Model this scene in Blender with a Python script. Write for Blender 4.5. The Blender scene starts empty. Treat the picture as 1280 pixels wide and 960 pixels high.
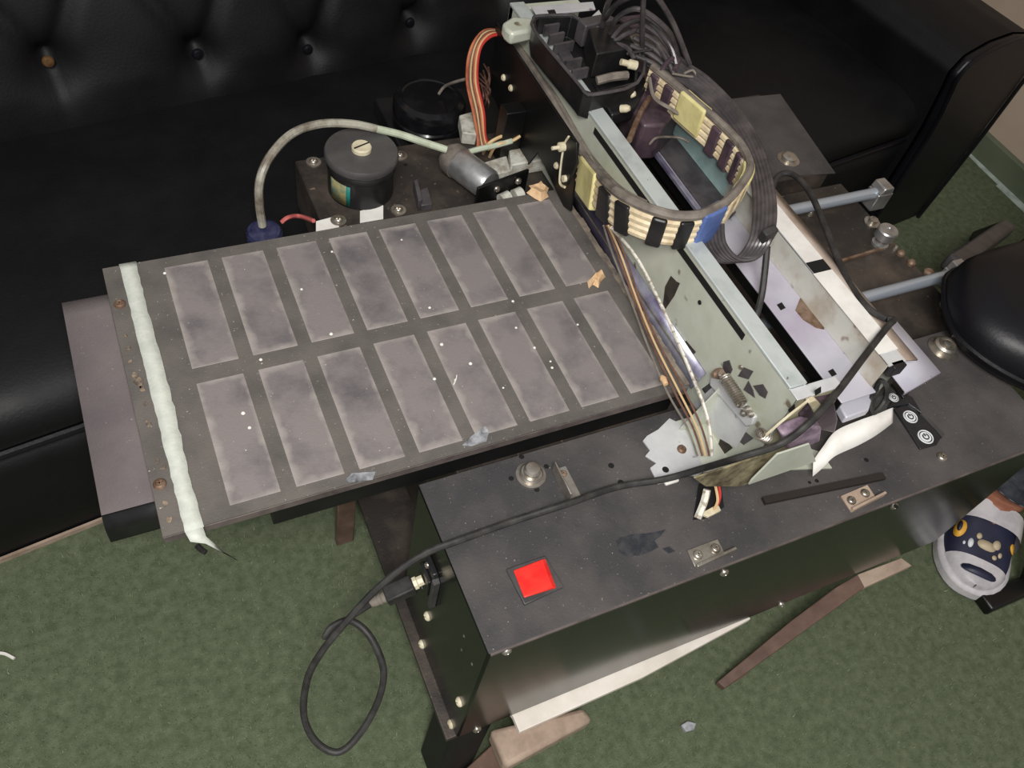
import bpy, bmesh, math, random
from mathutils import Vector as V, Matrix
random.seed(7)
SC = bpy.context.scene
COL = SC.collection
PI = math.pi
H0 = 0.45            # height of the platen top over the floor; all coordinates below use the platen top as z = 0

# ------------------------------------------------------------------ camera
FP = 1075.58
MR = [[0.90429093, -0.39770043, 0.15521688], [-0.23492821, -0.76714417, -0.59690749], [0.35646409, 0.50331321, -0.78715257]]
CP = V((0.04138629, -0.41320833, 0.74882418))
cd = bpy.data.cameras.new('camera'); cam = bpy.data.objects.new('camera', cd); COL.objects.link(cam)
cd.sensor_width = 36; cd.lens = FP * 36 / 1280; cd.clip_start = .02; cd.clip_end = 50
cam.matrix_world = Matrix(((MR[0][0], -MR[1][0], -MR[2][0], CP.x), (MR[0][1], -MR[1][1], -MR[2][1], CP.y),
                           (MR[0][2], -MR[1][2], -MR[2][2], CP.z + H0), (0, 0, 0, 1)))
SC.camera = cam
# ------------------------------------------------------------------ world, lamps, exposure
w = bpy.data.worlds.new('world'); SC.world = w; w.use_nodes = True
w.node_tree.nodes['Background'].inputs[0].default_value = (.95, .97, 1, 1)
w.node_tree.nodes['Background'].inputs[1].default_value = .22
def area_light(name, loc, target, size, power, colour=(1, 1, 1)):
    l = bpy.data.lights.new(name, 'AREA'); l.shape = 'RECTANGLE'; l.size, l.size_y = size; l.energy = power; l.color = colour
    o = bpy.data.objects.new(name, l); COL.objects.link(o); o.location = V(loc) + V((0, 0, H0))
    o.rotation_euler = (V(target) - V(loc)).to_track_quat('-Z', 'Y').to_euler()
    return o
area_light('ceiling_lamp', (-.35, -1.05, 1.85), (.45, .1, 0), (.8, .6), 34, (1, .965, .93))
fl = bpy.data.lights.new('phone_flash', 'POINT'); fl.energy = 9; fl.shadow_soft_size = .03; fl.color = (1, .98, .95)
fo = bpy.data.objects.new('phone_flash', fl); COL.objects.link(fo); fo.location = CP + V((.03, -.02, H0 + .015))
SC.view_settings.view_transform = 'Standard'; SC.view_settings.look = 'None'
SC.view_settings.gamma = 1; SC.view_settings.use_curve_mapping = False; SC.view_settings.exposure = .42

# ------------------------------------------------------------------ geometry helpers
def ray(x, y):
    a, b = (x - 640) / FP, (y - 480) / FP
    return V((MR[0][0]*a + MR[1][0]*b + MR[2][0], MR[0][1]*a + MR[1][1]*b + MR[2][1], MR[0][2]*a + MR[1][2]*b + MR[2][2]))
def at(x, y, z):                      # point of the photograph on a horizontal level z
    r = ray(x, y); return CP + r * ((z - CP.z) / r.z)
def aty(x, y, Y):
    r = ray(x, y); return CP + r * ((Y - CP.y) / r.y)
def atx(x, y, X):
    r = ray(x, y); return CP + r * ((X - CP.x) / r.x)
def frame(d, up=V((0, 0, 1))):
    d = d.normalized()
    if abs(d.dot(up)) > .98: up = V((1, 0, 0))
    s = d.cross(up).normalized(); return s, s.cross(d).normalized()
def spline(pts, n=8):
    pts = [V(p) for p in pts]; out = []
    for i in range(len(pts) - 1):
        p0 = pts[max(i-1, 0)]; p1 = pts[i]; p2 = pts[i+1]; p3 = pts[min(i+2, len(pts)-1)]
        for k in range(n):
            t = k / n
            out.append(.5*((2*p1) + (p2-p0)*t + (2*p0-5*p1+4*p2-p3)*t*t + (3*p1-p0-3*p2+p3)*t**3))
    out.append(pts[-1]); return out
ORG = {}
class MB:
    def __init__(s): s.v = []; s.f = []
    def add(s, vs, fs):
        b = len(s.v); s.v += [V(p) for p in vs]; s.f += [tuple(b+i for i in f) for f in fs]; return s
    def box(s, x0, x1, y0, y1, z0, z1):
        vs = [(x, y, z) for z in (z0, z1) for y in (y0, y1) for x in (x0, x1)]
        return s.add(vs, [(0,2,3,1), (4,5,7,6), (0,1,5,4), (2,6,7,3), (0,4,6,2), (1,3,7,5)])
    def obox(s, c, size, u=(1,0,0), v=(0,1,0)):
        u = V(u).normalized(); w = u.cross(V(v)).normalized(); v = w.cross(u); c = V(c)
        vs = [c + u*(size[0]/2*a) + v*(size[1]/2*b) + w*(size[2]/2*d) for d in (-1,1) for b in (-1,1) for a in (-1,1)]
        return s.add(vs, [(0,2,3,1), (4,5,7,6), (0,1,5,4), (2,6,7,3), (0,4,6,2), (1,3,7,5)])
    def bar(s, a, b, w, h, up=V((0,0,1))):
        a, b = V(a), V(b); sd, u = frame(b-a, V(up))
        return s.obox((a+b)/2, ((b-a).length, w, h), b-a, u.cross(b-a))
    def lathe(s, c, axis, prof, n=28, arc=None):
        c = V(c); ax = V(axis).normalized(); e1, e2 = frame(ax, V((0,0,1)) if abs(ax.z) < .9 else V((0,1,0)))
        vs = []; fs = []
        for r, t in prof:
            for k in range(n):
                a = 2*PI*k/n; vs.append(c + ax*t + e1*(r*math.cos(a)) + e2*(r*math.sin(a)))
        for i in range(len(prof)-1):
            for k in range(n):
                q = (k+1) % n; fs.append((i*n+k, i*n+q, (i+1)*n+q, (i+1)*n+k))
        fs.append(tuple(range(n-1, -1, -1))); fs.append(tuple((len(prof)-1)*n+k for k in range(n)))
        return s.add(vs, fs)
    def cyl(s, a, b, r, r2=None, n=20):
        a, b = V(a), V(b); return s.lathe(a, b-a, [(r, 0), (r if r2 is None else r2, (b-a).length)], n)
    def tube(s, pts, r, seg=8, n=8, smooth=True):
        P = spline(pts, n) if smooth else [V(p) for p in pts]
        vs = []; fs = []; up = V((0,0,1)); T0 = (P[1]-P[0]).normalized(); sd, u = frame(T0)
        for i, p in enumerate(P):
            T = (P[min(i+1, len(P)-1)] - P[max(i-1, 0)])
            T = T.normalized() if T.length > 1e-9 else T0
            u = (u - T*u.dot(T)); u = u.normalized() if u.length > 1e-6 else frame(T)[1]; sd = T.cross(u)
            rr = r(i/(len(P)-1)) if callable(r) else r
            for k in range(seg):
                a = 2*PI*k/seg; vs.append(p + sd*(rr*math.cos(a)) + u*(rr*math.sin(a)))
        for i in range(len(P)-1):
            for k in range(seg):
                q = (k+1) % seg; fs.append((i*seg+k, (i+1)*seg+k, (i+1)*seg+q, i*seg+q))
        fs.append(tuple(range(seg))); fs.append(tuple((len(P)-1)*seg+k for k in range(seg-1, -1, -1)))
        return s.add(vs, fs)
    def prism(s, poly, ext):
        n = len(poly); e = V(ext); p = [V(q) for q in poly]
        nrm = sum((((p[i]-p[0]).cross(p[(i+1) % n]-p[0])) for i in range(1, n-1)), V())
        if nrm.dot(e) > 0: p = p[::-1]
        return s.add(p + [q+e for q in p], [tuple(range(n)), tuple(range(2*n-1, n-1, -1))] + [(i, n+i, n+(i+1) % n, (i+1) % n) for i in range(n)])
    def band(s, pts, width, thick, n=8, smooth=True):     # pts: list of (point, width vector or None)
        P = spline([p for p in pts], n) if smooth else [V(p) for p in pts]
        vs = []; fs = []
        for i, p in enumerate(P):
            T = (P[min(i+1, len(P)-1)] - P[max(i-1, 0)]).normalized(); wv = V(width(i/(len(P)-1)) if callable(width) else width)
            wv = wv - T*wv.dot(T); nn = T.cross(wv).normalized()*thick/2
            vs += [p+nn, p-nn, p-nn+wv, p+nn+wv]
        for i in range(len(P)-1):
            for k in range(4):
                q = (k+1) % 4; fs.append((i*4+k, i*4+q, (i+1)*4+q, (i+1)*4+k))
        fs.append((3,2,1,0)); L = (len(P)-1)*4; fs.append((L, L+1, L+2, L+3))
        return s.add(vs, fs)
    def grid(s, fn, nu, nv, close=False):
        vs = [fn(i/nu, j/nv) for i in range(nu+1) for j in range(nv+1)]
        return s.add(vs, [(i*(nv+1)+j, (i+1)*(nv+1)+j, (i+1)*(nv+1)+j+1, i*(nv+1)+j+1) for i in range(nu) for j in range(nv)])
    def build(s, name, m, parent=None, bevel=0, angle=35, solid=0, seg=2, fix=True):
        me = bpy.data.meshes.new(name)
        if parent is not None: o0 = ORG[parent.name]
        else:
            o0 = V((sum(p.x for p in s.v)/len(s.v), sum(p.y for p in s.v)/len(s.v), min(p.z for p in s.v)))
        me.from_pydata([p-o0 for p in s.v], [], s.f)
        if fix:
            bm = bmesh.new(); bm.from_mesh(me); bmesh.ops.recalc_face_normals(bm, faces=bm.faces); bm.to_mesh(me); bm.free()
        me.polygons.foreach_set('use_smooth', [True]*len(me.polygons)); me.set_sharp_from_angle(angle=math.radians(angle))
        me.materials.append(m)
        o = bpy.data.objects.new(name, me); COL.objects.link(o)
        ORG[o.name] = o0
        if parent is not None: o.parent = parent
        else: o.location = o0 + V((0, 0, H0))
        if solid:
            md = o.modifiers.new('thickness', 'SOLIDIFY'); md.thickness = solid; md.offset = 0
        if bevel:
            md = o.modifiers.new('bevel', 'BEVEL'); md.width = bevel; md.segments = seg; md.limit_method = 'ANGLE'; md.angle_limit = math.radians(40)
        return o
def tag(o, label, cat, group=None, kind=None):
    o['label'] = label
    if cat: o['category'] = cat
    if group: o['group'] = group
    if kind: o['kind'] = kind
    return o
def thing(name, loc, label, cat, group=None):
    o = bpy.data.objects.new(name, None); COL.objects.link(o); loc = V(loc)
    o.location = loc + V((0, 0, H0)); o.empty_display_size = .05; ORG[o.name] = loc
    return tag(o, label, cat, group)
def struct(o): o['kind'] = 'structure'; return o
def lab(o, t): o['label'] = t; return o

# ------------------------------------------------------------------ materials
def lin(c): return tuple(((x/255)/12.92 if x/255 <= .04045 else ((x/255+.055)/1.055)**2.4) for x in c) + (1,)
def mat(name, c, rough=.5, metal=0, c2=None, scale=20, lo=.4, hi=.65, bump=0, bscale=None, c3=None, scale3=200, lo3=.7, hi3=.74, detail=6, spec=.5, stretch=None, rvar=0, coat=0):
    m = bpy.data.materials.new(name); m.use_nodes = True; nt = m.node_tree; N = nt.nodes; L = nt.links
    b = N['Principled BSDF']; b.inputs['Base Color'].default_value = lin(c); b.inputs['Roughness'].default_value = rough
    b.inputs['Metallic'].default_value = metal; b.inputs['Specular IOR Level'].default_value = spec; b.inputs['Coat Weight'].default_value = coat
    tc = N.new('ShaderNodeTexCoord'); vec = tc.outputs['Object']
    if stretch:
        mp = N.new('ShaderNodeMapping'); mp.inputs['Scale'].default_value = stretch; L.new(vec, mp.inputs['Vector']); vec = mp.outputs['Vector']
    def noise(sc, a, z, det=detail):
        n = N.new('ShaderNodeTexNoise'); n.inputs['Scale'].default_value = sc; n.inputs['Detail'].default_value = det; n.inputs['Roughness'].default_value = .62; L.new(vec, n.inputs['Vector'])
        r = N.new('ShaderNodeMapRange'); r.inputs['From Min'].default_value = a; r.inputs['From Max'].default_value = z; L.new(n.outputs['Fac'], r.inputs['Value']); return r.outputs['Result']
    col = None
    def mix(a, bcol, fac):
        x = N.new('ShaderNodeMix'); x.data_type = 'RGBA'; L.new(fac, x.inputs['Factor'])
        if isinstance(a, tuple): x.inputs[6].default_value = a
        else: L.new(a, x.inputs[6])
        x.inputs[7].default_value = bcol; return x.outputs[2]
    if c2:
        f = noise(scale, lo, hi); col = mix(lin(c), lin(c2), f)
        if rvar:
            r = N.new('ShaderNodeMapRange'); r.inputs['To Min'].default_value = rough; r.inputs['To Max'].default_value = rough+rvar; L.new(f, r.inputs['Value']); L.new(r.outputs['Result'], b.inputs['Roughness'])
    if c3: col = mix(col or lin(c), lin(c3), noise(scale3, lo3, hi3, 2))
    if col: L.new(col, b.inputs['Base Color'])
    if bump:
        n = N.new('ShaderNodeTexNoise'); n.inputs['Scale'].default_value = bscale or scale*3; n.inputs['Detail'].default_value = 5; L.new(vec, n.inputs['Vector'])
        bp = N.new('ShaderNodeBump'); bp.inputs['Strength'].default_value = bump; bp.inputs['Distance'].default_value = .002; L.new(n.outputs['Fac'], bp.inputs['Height']); L.new(bp.outputs['Normal'], b.inputs['Normal'])
    return m
M = {}
M['carpet'] = mat('green_turf', (88,98,75), .95, 0, (114,123,98), 70, .35, .7, .9, 900, (138,148,118), 520, .63, .72, spec=.1)
M['blade'] = mat('turf_fibre', (92,106,78), .8, 0, (150,160,126), 90, .45, .7, spec=.2)
M['wall'] = mat('beige_wall', (196,178,158), .8, 0, (186,166,146), 4)
M['skirting'] = mat('green_skirting', (104,112,92), .8, 0, (92,102,82), 12)
M['caulk'] = mat('white_line', (196,208,200), .7, 0, (160,176,166), 40)
M['leather'] = mat('black_leather', (15,15,17), .52, 0, (20,20,22), 9, .4, .7, .2, 260, spec=.28, rvar=.12)
M['leather_gloss'] = mat('glossy_black_leather', (13,13,17), .4, 0, (19,18,25), 8, .4, .7, .12, 200, spec=.35)
M['button'] = mat('worn_bronze_button', (150,112,74), .35, .6, (90,70,52), 60)
M['dusty_black'] = mat('dusty_black_coat', (62,61,62), .62, 0, (92,87,85), 9, .38, .72, .25, 420, (150,145,140), 420, .70, .76, spec=.3, rvar=.15)
M['gloss_black'] = mat('glossy_black_paint', (13,15,13), .18, 0, (20,22,19), 5, .4, .7, .03, 30, spec=.38, rvar=.06)
M['inner_black'] = mat('matt_black_sheet', (16,16,17), .5, 0, (28,27,27), 14)
M['bed'] = mat('worn_black_bed', (46,42,39), .5, 0, (84,74,66), 14, .45, .72, .2, 300, (130,110,92), 120, .68, .78)
M['groove'] = mat('platen_grid', (102,97,92), .75, 0, (80,76,73), 16, .4, .7, .25, 500, (190,186,180), 330, .70, .77)
M['pad'] = mat('platen_pad', (127,120,119), .7, 0, (92,88,91), 16, .45, .72, .18, 420, (200,196,190), 300, .72, .78)
def pad_mat():
    m = M['pad']; nt = m.node_tree; N = nt.nodes; L = nt.links; b = N['Principled BSDF']
    old = b.inputs['Base Color'].links[0].from_socket
    tc = N.new('ShaderNodeTexCoord'); sx = N.new('ShaderNodeSeparateXYZ'); L.new(tc.outputs['Generated'], sx.inputs[0])
    def m_(op, a, c):
        x = N.new('ShaderNodeMath'); x.operation = op
        for k, v in ((0, a), (1, c)):
            if isinstance(v, (int, float)): x.inputs[k].default_value = v
            else: L.new(v, x.inputs[k])
        return x.outputs[0]
    dx = m_('MULTIPLY', m_('MINIMUM', m_('MULTIPLY', sx.outputs[0], 1.0), m_('ADD', m_('SUBTRACT', 1.0, sx.outputs[0]), .06)), .0475)
    dy = m_('MULTIPLY', m_('MINIMUM', sx.outputs[1], m_('SUBTRACT', 1.0, sx.outputs[1])), .15)
    d = m_('MINIMUM', dx, dy)
    nz = N.new('ShaderNodeTexNoise'); nz.inputs['Scale'].default_value = 45; L.new(tc.outputs['Object'], nz.inputs['Vector'])
    d = m_('ADD', d, m_('MULTIPLY', m_('SUBTRACT', nz.outputs['Fac'], .47), .022))
    mr = N.new('ShaderNodeMapRange'); mr.inputs['From Min'].default_value = .008; mr.inputs['From Max'].default_value = .0; L.new(d, mr.inputs['Value'])
    x = N.new('ShaderNodeMix'); x.data_type = 'RGBA'; L.new(m_('MULTIPLY', mr.outputs['Result'], .62), x.inputs['Factor']); L.new(old, x.inputs[6]); x.inputs[7].default_value = lin((168,160,154)); L.new(x.outputs[2], b.inputs['Base Color'])
pad_mat()
M['platen_side'] = mat('platen_edge', (74,66,64), .6, 0, (104,94,90), 30)
M['tray'] = mat('grey_plastic_tray', (126,118,116), .45, 0, (106,97,100), 8, .35, .7, .12, 350, (170,160,158), 240, .72, .78)
M['tape'] = mat('masking_tape', (206,210,200), .8, 0, (188,194,184), 70, .4, .7, .2, 260)
M['tan'] = mat('torn_tan_tape', (222,188,148), .85, 0, (196,158,116), 90, .4, .65, .5, 200)
M['residue'] = mat('brown_glue_residue', (150,132,112), .8, 0, (84,74,68), 120, .4, .6)
M['clear'] = mat('shiny_clear_tape', (190,192,196), .15, .2, (90,90,94), 50)
M['steel'] = mat('worn_steel', (196,190,180), .34, .85, (140,130,118), 40, .4, .7)
M['rod'] = mat('polished_rod', (186,196,208), .32, .55)
M['alu'] = mat('aluminium_block', (196,196,196), .35, .8, (164,162,160), 40)
M['rust'] = mat('rusty_steel', (150,128,110), .6, .4, (108,82,64), 60, .4, .6)
M['galv'] = mat('pale_green_sheet', (210,214,200), .42, .15, (184,188,170), 11, .42, .7, .08, 90, (120,112,92), 34, .68, .74)
M['white_sheet'] = mat('white_zinc_sheet', (214,216,216), .4, .2, (190,190,196), 16, .4, .7, .06, 60, (140,124,136), 60, .68, .74)
M['lilac'] = mat('lilac_stained_sheet', (204,203,214), .38, .2, (184,174,192), 9, .45, .68, 0, None, (150,126,134), 40, .70, .74)
M['brown_stain'] = mat('ink_stained_flange', (186,172,160), .5, .1, (138,112,92), 14, .38, .66)
M['purple_metal'] = mat('ink_stained_channel', (206,210,220), .3, .5, (120,112,142), 10, .38, .62, stretch=(1,1,1))
M['rail'] = mat('pale_rail', (206,214,212), .36, .3, (178,186,184), 24, .45, .7, 0, None, (120,120,118), 90, .70, .75)
M['blacksteel'] = mat('black_steel_plate', (10,10,11), .4, 0, (18,17,17), 16)
M['blackplastic'] = mat('black_plastic', (24,24,25), .38, 0, (44,42,42), 26, .45, .75)
M['greyplastic'] = mat('grey_rib_plastic', (82,78,80), .4, 0, (58,54,58), 30)
M['motorcap'] = mat('grey_cap', (84,82,82), .38, .1, (70,68,68), 20, .4, .7)
M['cream'] = mat('cream_plastic', (222,214,186), .5, 0, (190,178,148), 50)
M['label'] = mat('gold_label', (168,150,92), .5, 0, (96,120,104), 60)
M['teal'] = mat('teal_label', (26,120,112), .5)
M['rubber'] = mat('black_rubber', (42,41,40), .55, 0, (66,64,62), 60, .4, .7, spec=.35)
M['inktube'] = mat('black_ink_tube', (60,56,58), .3, 0, (88,82,82), 40, spec=.6)
M['hose'] = mat('dirty_clear_hose', (176,174,160), .35, 0, (112,102,90), 26, .4, .62)
M['hosegreen'] = mat('pale_green_hose', (196,204,182), .35, 0, (168,176,152), 40)
M['bluecap'] = mat('dark_blue_cap', (34,36,66), .3, 0, (58,60,92), 80)
M['darkbottle'] = mat('dark_ink_bottle', (18,18,24), .25)
M['jar'] = mat('black_glossy_jar', (16,16,18), .2, 0, (34,33,36), 26, .45, .75)
M['creamcable'] = mat('cream_cable', (228,212,178), .5, 0, (190,170,136), 50)
M['greysleeve'] = mat('dusty_cable_sleeve', (130,122,112), .7, 0, (96,88,82), 40)
M['yellowtape'] = mat('yellow_tape', (222,212,150), .6, 0, (196,184,124), 30, .4, .7, .4, 80)
M['bluetape'] = mat('blue_tape', (66,88,146), .55, 0, (90,112,168), 40)
M['purple'] = mat('purple_stained_plastic', (84,68,76), .4, 0, (44,36,44), 26)
M['lilacclip'] = mat('lilac_clip', (166,146,162), .45, 0, (112,96,112), 60)
M['orange'] = mat('orange_wire', (190,112,72), .5, 0, (150,70,44), 40)
M['brownwire'] = mat('brown_wire', (120,84,68), .55, 0, (84,60,54), 60)
M['tanwire'] = mat('tan_wire', (206,176,130), .5)
M['whitewire'] = mat('white_wire', (222,218,206), .5, 0, (160,150,136), 120, .5, .6)
M['redwire'] = mat('red_wire', (190,60,52), .45)
M['pinkwire'] = mat('pink_wire', (196,104,100), .45)
M['redswitch'] = mat('red_rocker', (226,34,30), .25, 0, (240,60,48), 30, coat=.3)
M['bezel'] = mat('switch_frame', (58,58,58), .4, 0, (76,74,74), 40)
M['paper'] = mat('white_paper', (238,236,230), .8, 0, (222,218,212), 30)
M['icon'] = mat('icon_white', (226,230,232), .6)
M['panelblack'] = mat('button_panel', (26,28,32), .25, 0, (40,40,44), 30)
M['stain'] = mat('dark_ink_stain', (36,39,46), .55, 0, (62,62,64), 90, .42, .66)
M['standbrown'] = mat('brown_painted_steel', (92,70,60), .55, 0, (118,94,82), 22, .4, .66)
M['standtan'] = mat('tan_bare_board', (176,156,138), .7, 0, (146,126,110), 26)
M['board'] = mat('white_laminate', (236,230,220), .5, 0, (220,212,200), 20)
M['darkside'] = mat('dark_board_edge', (40,34,31), .6)
M['whiteplastic'] = mat('pale_bracket', (206,206,196), .45, 0, (150,142,128), 60)
M['edgestrip'] = mat('worn_tan_edge', (150,138,122), .8, 0, (104,96,90), 60)
M['brownhole'] = mat('dark_brown_opening', (62,54,46), .8, 0, (34,31,28), 60)
M['skirt'] = mat('brown_clear_film', (150,140,110), .25, 0, (84,74,56), 40, .4, .6)
M['stainwall'] = mat('stained_tray_wall', (206,206,196), .45, .1, (156,130,104), 10, .46, .70, 0, None, (120,92,74), 30, .70, .76)
M['yellowed'] = mat('yellowed_sheet', (196,192,160), .42, .2, (158,150,118), 16, .4, .66, 0, None, (110,98,74), 44, .68, .72)
M['hole'] = mat('dark_hole', (6,6,6), .8)
M['crumb'] = mat('pale_crumb', (232,230,222), .8)
M['denim'] = mat('dark_denim', (44,47,54), .85, 0, (84,88,96), 30, .42, .72, .4, 600)
M['denimseam'] = mat('pale_denim_seam', (150,152,160), .8)
M['skin'] = mat('skin', (168,112,88), .55, 0, (146,92,70), 30)
M['navy'] = mat('navy_shoe', (34,36,58), .5, 0, (46,48,72), 20)
M['shoegrey'] = mat('grey_shoe_rubber', (206,202,204), .5, 0, (180,176,180), 30)
M['yellow'] = mat('yellow_print', (226,170,60), .5)
M['beigeprint'] = mat('beige_print', (196,180,150), .5)

# ------------------------------------------------------------------ setting
struct(MB().grid(lambda a, b: V((-1.6+3.68*a, -1.6+3.2*b, -.45)), 4, 4).build('floor', M['carpet']))
struct(MB().box(2.04, 2.14, -1.6, 1.6, -.45, 2.0).build('wall_right', M['wall']))
struct(MB().box(-1.6, 2.04, 1.6, 1.7, -.45, 2.0).build('wall_back', M['wall']))
struct(MB().box(2.022, 2.04, -1.6, 1.6, -.45, -.385).build('baseboard_right', M['skirting'], bevel=.003))
tl = MB()
prev = None
for i in range(41):
    y = -1.6+3.2*i/40
    if prev is not None: tl.box(2.012-(.010 if .2 < y < .62 else 0)-random.random()*.003, 2.0225, prev, y, -.45, -.4475)
    prev = y
struct(tl.build('trim_1', M['caulk']))
fb = MB()                                              # turf fibres in front of the sofa
for i in range(52000):
    if i % 5: x, y = random.uniform(-.75, 1.5), random.uniform(-.62, .3)
    else: x, y = random.uniform(1.1, 2.0), random.uniform(-.3, .75)
    if .26 < x < 1.0 and -.17 < y: continue
    if x < 1.9 and y > .27+.148*(x+.15) and not (x > 1.70): continue
    if x > 1.70 and y < .5 and False: continue
    a = random.uniform(0, 2*PI); ln = random.uniform(.003, .008); wd = .0006
    d = V((math.cos(a), math.sin(a), 0)); s_ = V((-d.y, d.x, 0))*wd; p = V((x, y, -.4505))
    q = p + d*ln*random.uniform(.2, .9) + V((0, 0, ln*.8))
    b0 = len(fb.v); fb.v += [p-s_, p+s_, q]; fb.f.append((b0, b0+1, b0+2))
tag(fb.build('carpet_pile', M['blade'], fix=False), 'short green turf pile covering the floor', 'carpet pile', kind='stuff')

# ------------------------------------------------------------------ sofa (turned a little against the printer)
SU, SV = V((.989, .148, 0)), V((-.148, .989, 0)); SO = V((-.15, .285, 0))
def S(u, v, z): return SO + SU*u + SV*v + V((0, 0, z))
def sofa_pix(x, y, v=None, lean=None):                 # point of the photograph on a plane of the sofa
    r = ray(x, y); n = SV.copy(); p0 = S(0, v if v is not None else .49, -.12)
    if lean is not None: n = SV - V((0, 0, lean))
    p = CP + r*((p0-CP).dot(n)/r.dot(n)); d = p-SO; return d.dot(SU), d.dot(SV), d.z
sofa = thing('sofa', S(.4, .3, -.45), 'long black leather sofa with button-tufted back and rolled arm, behind the printer', 'sofa')
prof = [(.60,-.16),(.50,-.135),(.40,-.121),(.25,-.117),(.10,-.117),(.045,-.121),(.015,-.132),(-.004,-.15),(-.010,-.17),(-.006,-.19),(.004,-.20),(.012,-.203)]
def ext(mb, pr, u0, u1, n=30, dent=0):
    def fn(a, b):
        k = b*(len(pr)-1); i = min(int(k), len(pr)-2); t = k-i
        v, z = pr[i][0]*(1-t)+pr[i+1][0]*t, pr[i][1]*(1-t)+pr[i+1][1]*t
        u = u0+(u1-u0)*a
        z += dent*(math.sin(u*9+v*4)*.5+math.sin(u*17-v*11)*.3)
        return S(u, v, z)
    return mb.grid(fn, n, (len(pr)-1)*2)
ext(MB(), prof, -1.2, 1.67, 60, .002).build('seat_cushion', M['leather'], sofa, angle=80)
ext(MB(), [(.012,-.203),(.004,-.215),(-.006,-.228),(-.008,-.25),(-.004,-.30),(.004,-.36),(.010,-.42),(.014,-.449)], -1.2, 1.67, 40).build('front_panel', M['leather'], sofa, angle=80)
MB().tube([S(-1.2, -.004, -.202), S(.2, -.004, -.202), S(1.67, -.004, -.202)], .006).build('piping', M['leather_gloss'], sofa)
btn = [sofa_pix(63, 82, .478, .3), sofa_pix(250, 72, .478, .3), sofa_pix(388, 66, .478, .3), sofa_pix(516, 32, .478, .3)]
ub = [b[0] for b in btn]; bz = -.045
allb = [(ub[0]-.19*k, bz) for k in (1, 2, 3, 4)] + [(b[0], b[2]) for b in btn] + [(ub[3]+.18*k, bz) for k in (1, 2, 3, 4, 5)]
row2 = [(u+.092, bz+.17) for u, _ in allb]; row3 = [(u, bz+.34) for u, _ in allb]
def backfn(a, b):
    u = -1.2+2.9*a; z = -.15+.62*b
    v = .478+.3*(z+.12)
    out = .022
    for (bu, zz) in allb+row2+row3:
        du, dz = u-bu, z-zz; d = math.hypot(du, dz)
        if d < .16: out -= .030*math.exp(-(d/.03)**2) + .012*math.exp(-(d/.075)**2)
    for rows in ((allb, row2), (row2, row3)):          # folds running between the buttons
        for (bu, b_z) in rows[0]:
            for (cu, cz) in rows[1]:
                if abs(cu-bu) < .13:
                    L2 = (cu-bu)**2+(cz-b_z)**2; t = ((u-bu)*(cu-bu)+(z-b_z)*(cz-b_z))/L2
                    if 0 < t < 1:
                        dd = math.hypot(u-bu-t*(cu-bu), z-b_z-t*(cz-b_z)); out -= .012*math.exp(-(dd/.011)**2)
    for (bu, b_z) in allb:
        if z < b_z: out -= .010*math.exp(-((u-bu)/.010)**2)*min(1, (b_z-z)/.02+.3)*max(0, 1-(b_z-z)/.12)
    if b < .12: out *= b/.12
    return S(u, v-out, z)
MB().grid(backfn, 290, 70).build('backrest', M['leather'], sofa, angle=180)
for (bu, zz), worn in zip([(b[0], b[2]) for b in btn]+allb[:4]+allb[8:], [1]+[0]*40):
    vv = .478+.3*(zz+.12)+.012
    o = MB().lathe(S(bu, vv, zz), -SV, [(.0085, 0), (.0085, .003), (.0065, .006), (.002, .007)], 16).build('button', M['button'] if worn else M['leather_gloss'], sofa)
    if worn: lab(o, 'bare bronze button')
MB().add([S(-1.2, .62, -.45), S(1.7, .62, -.45), S(1.7, .66, .47), S(-1.2, .66, .47), S(-1.2, .80, -.45), S(1.7, .80, -.45), S(1.7, .74, .47), S(-1.2, .74, .47)],
         [(0,1,2,3), (4,5,6,7), (3,2,6,7), (0,3,7,4), (1,5,6,2)]).build('back_frame', M['leather'], sofa)
MB().prism([S(-1.2,.010,-.4495), S(1.66,.010,-.4495), S(1.66,.010,-.440), S(-1.2,.010,-.440)], SV*(-.004)).build('base_board', M['standtan'], sofa)
# rolled arm
scr = [(1.665,-.45),(1.665,-.17),(1.645,-.07),(1.634,-.03),(1.652,.0),(1.71,.017),(1.78,.021),(1.85,.008),(1.895,-.02),(1.912,-.06),(1.908,-.12),(1.896,-.26),(1.865,-.45)]
def armfn(a, b):
    k = b*(len(scr)-1); i = min(int(k), len(scr)-2); t = k-i
    u, z = scr[i][0]*(1-t)+scr[i+1][0]*t, scr[i][1]*(1-t)+scr[i+1][1]*t
    return S(u, -.02+.68*a, z)
arm = MB().grid(armfn, 12, 52).build('armrest', M['leather'], sofa, angle=70)
MB().prism([S(u, -.02, z) for u, z in scr], SV*(-.022)).build('arm_front', M['leather_gloss'], arm, bevel=.008)
MB().tube([S(u, -.044, z) for u, z in scr], .0045, 6, 4).build('arm_piping', M['leather_gloss'], arm)

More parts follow.
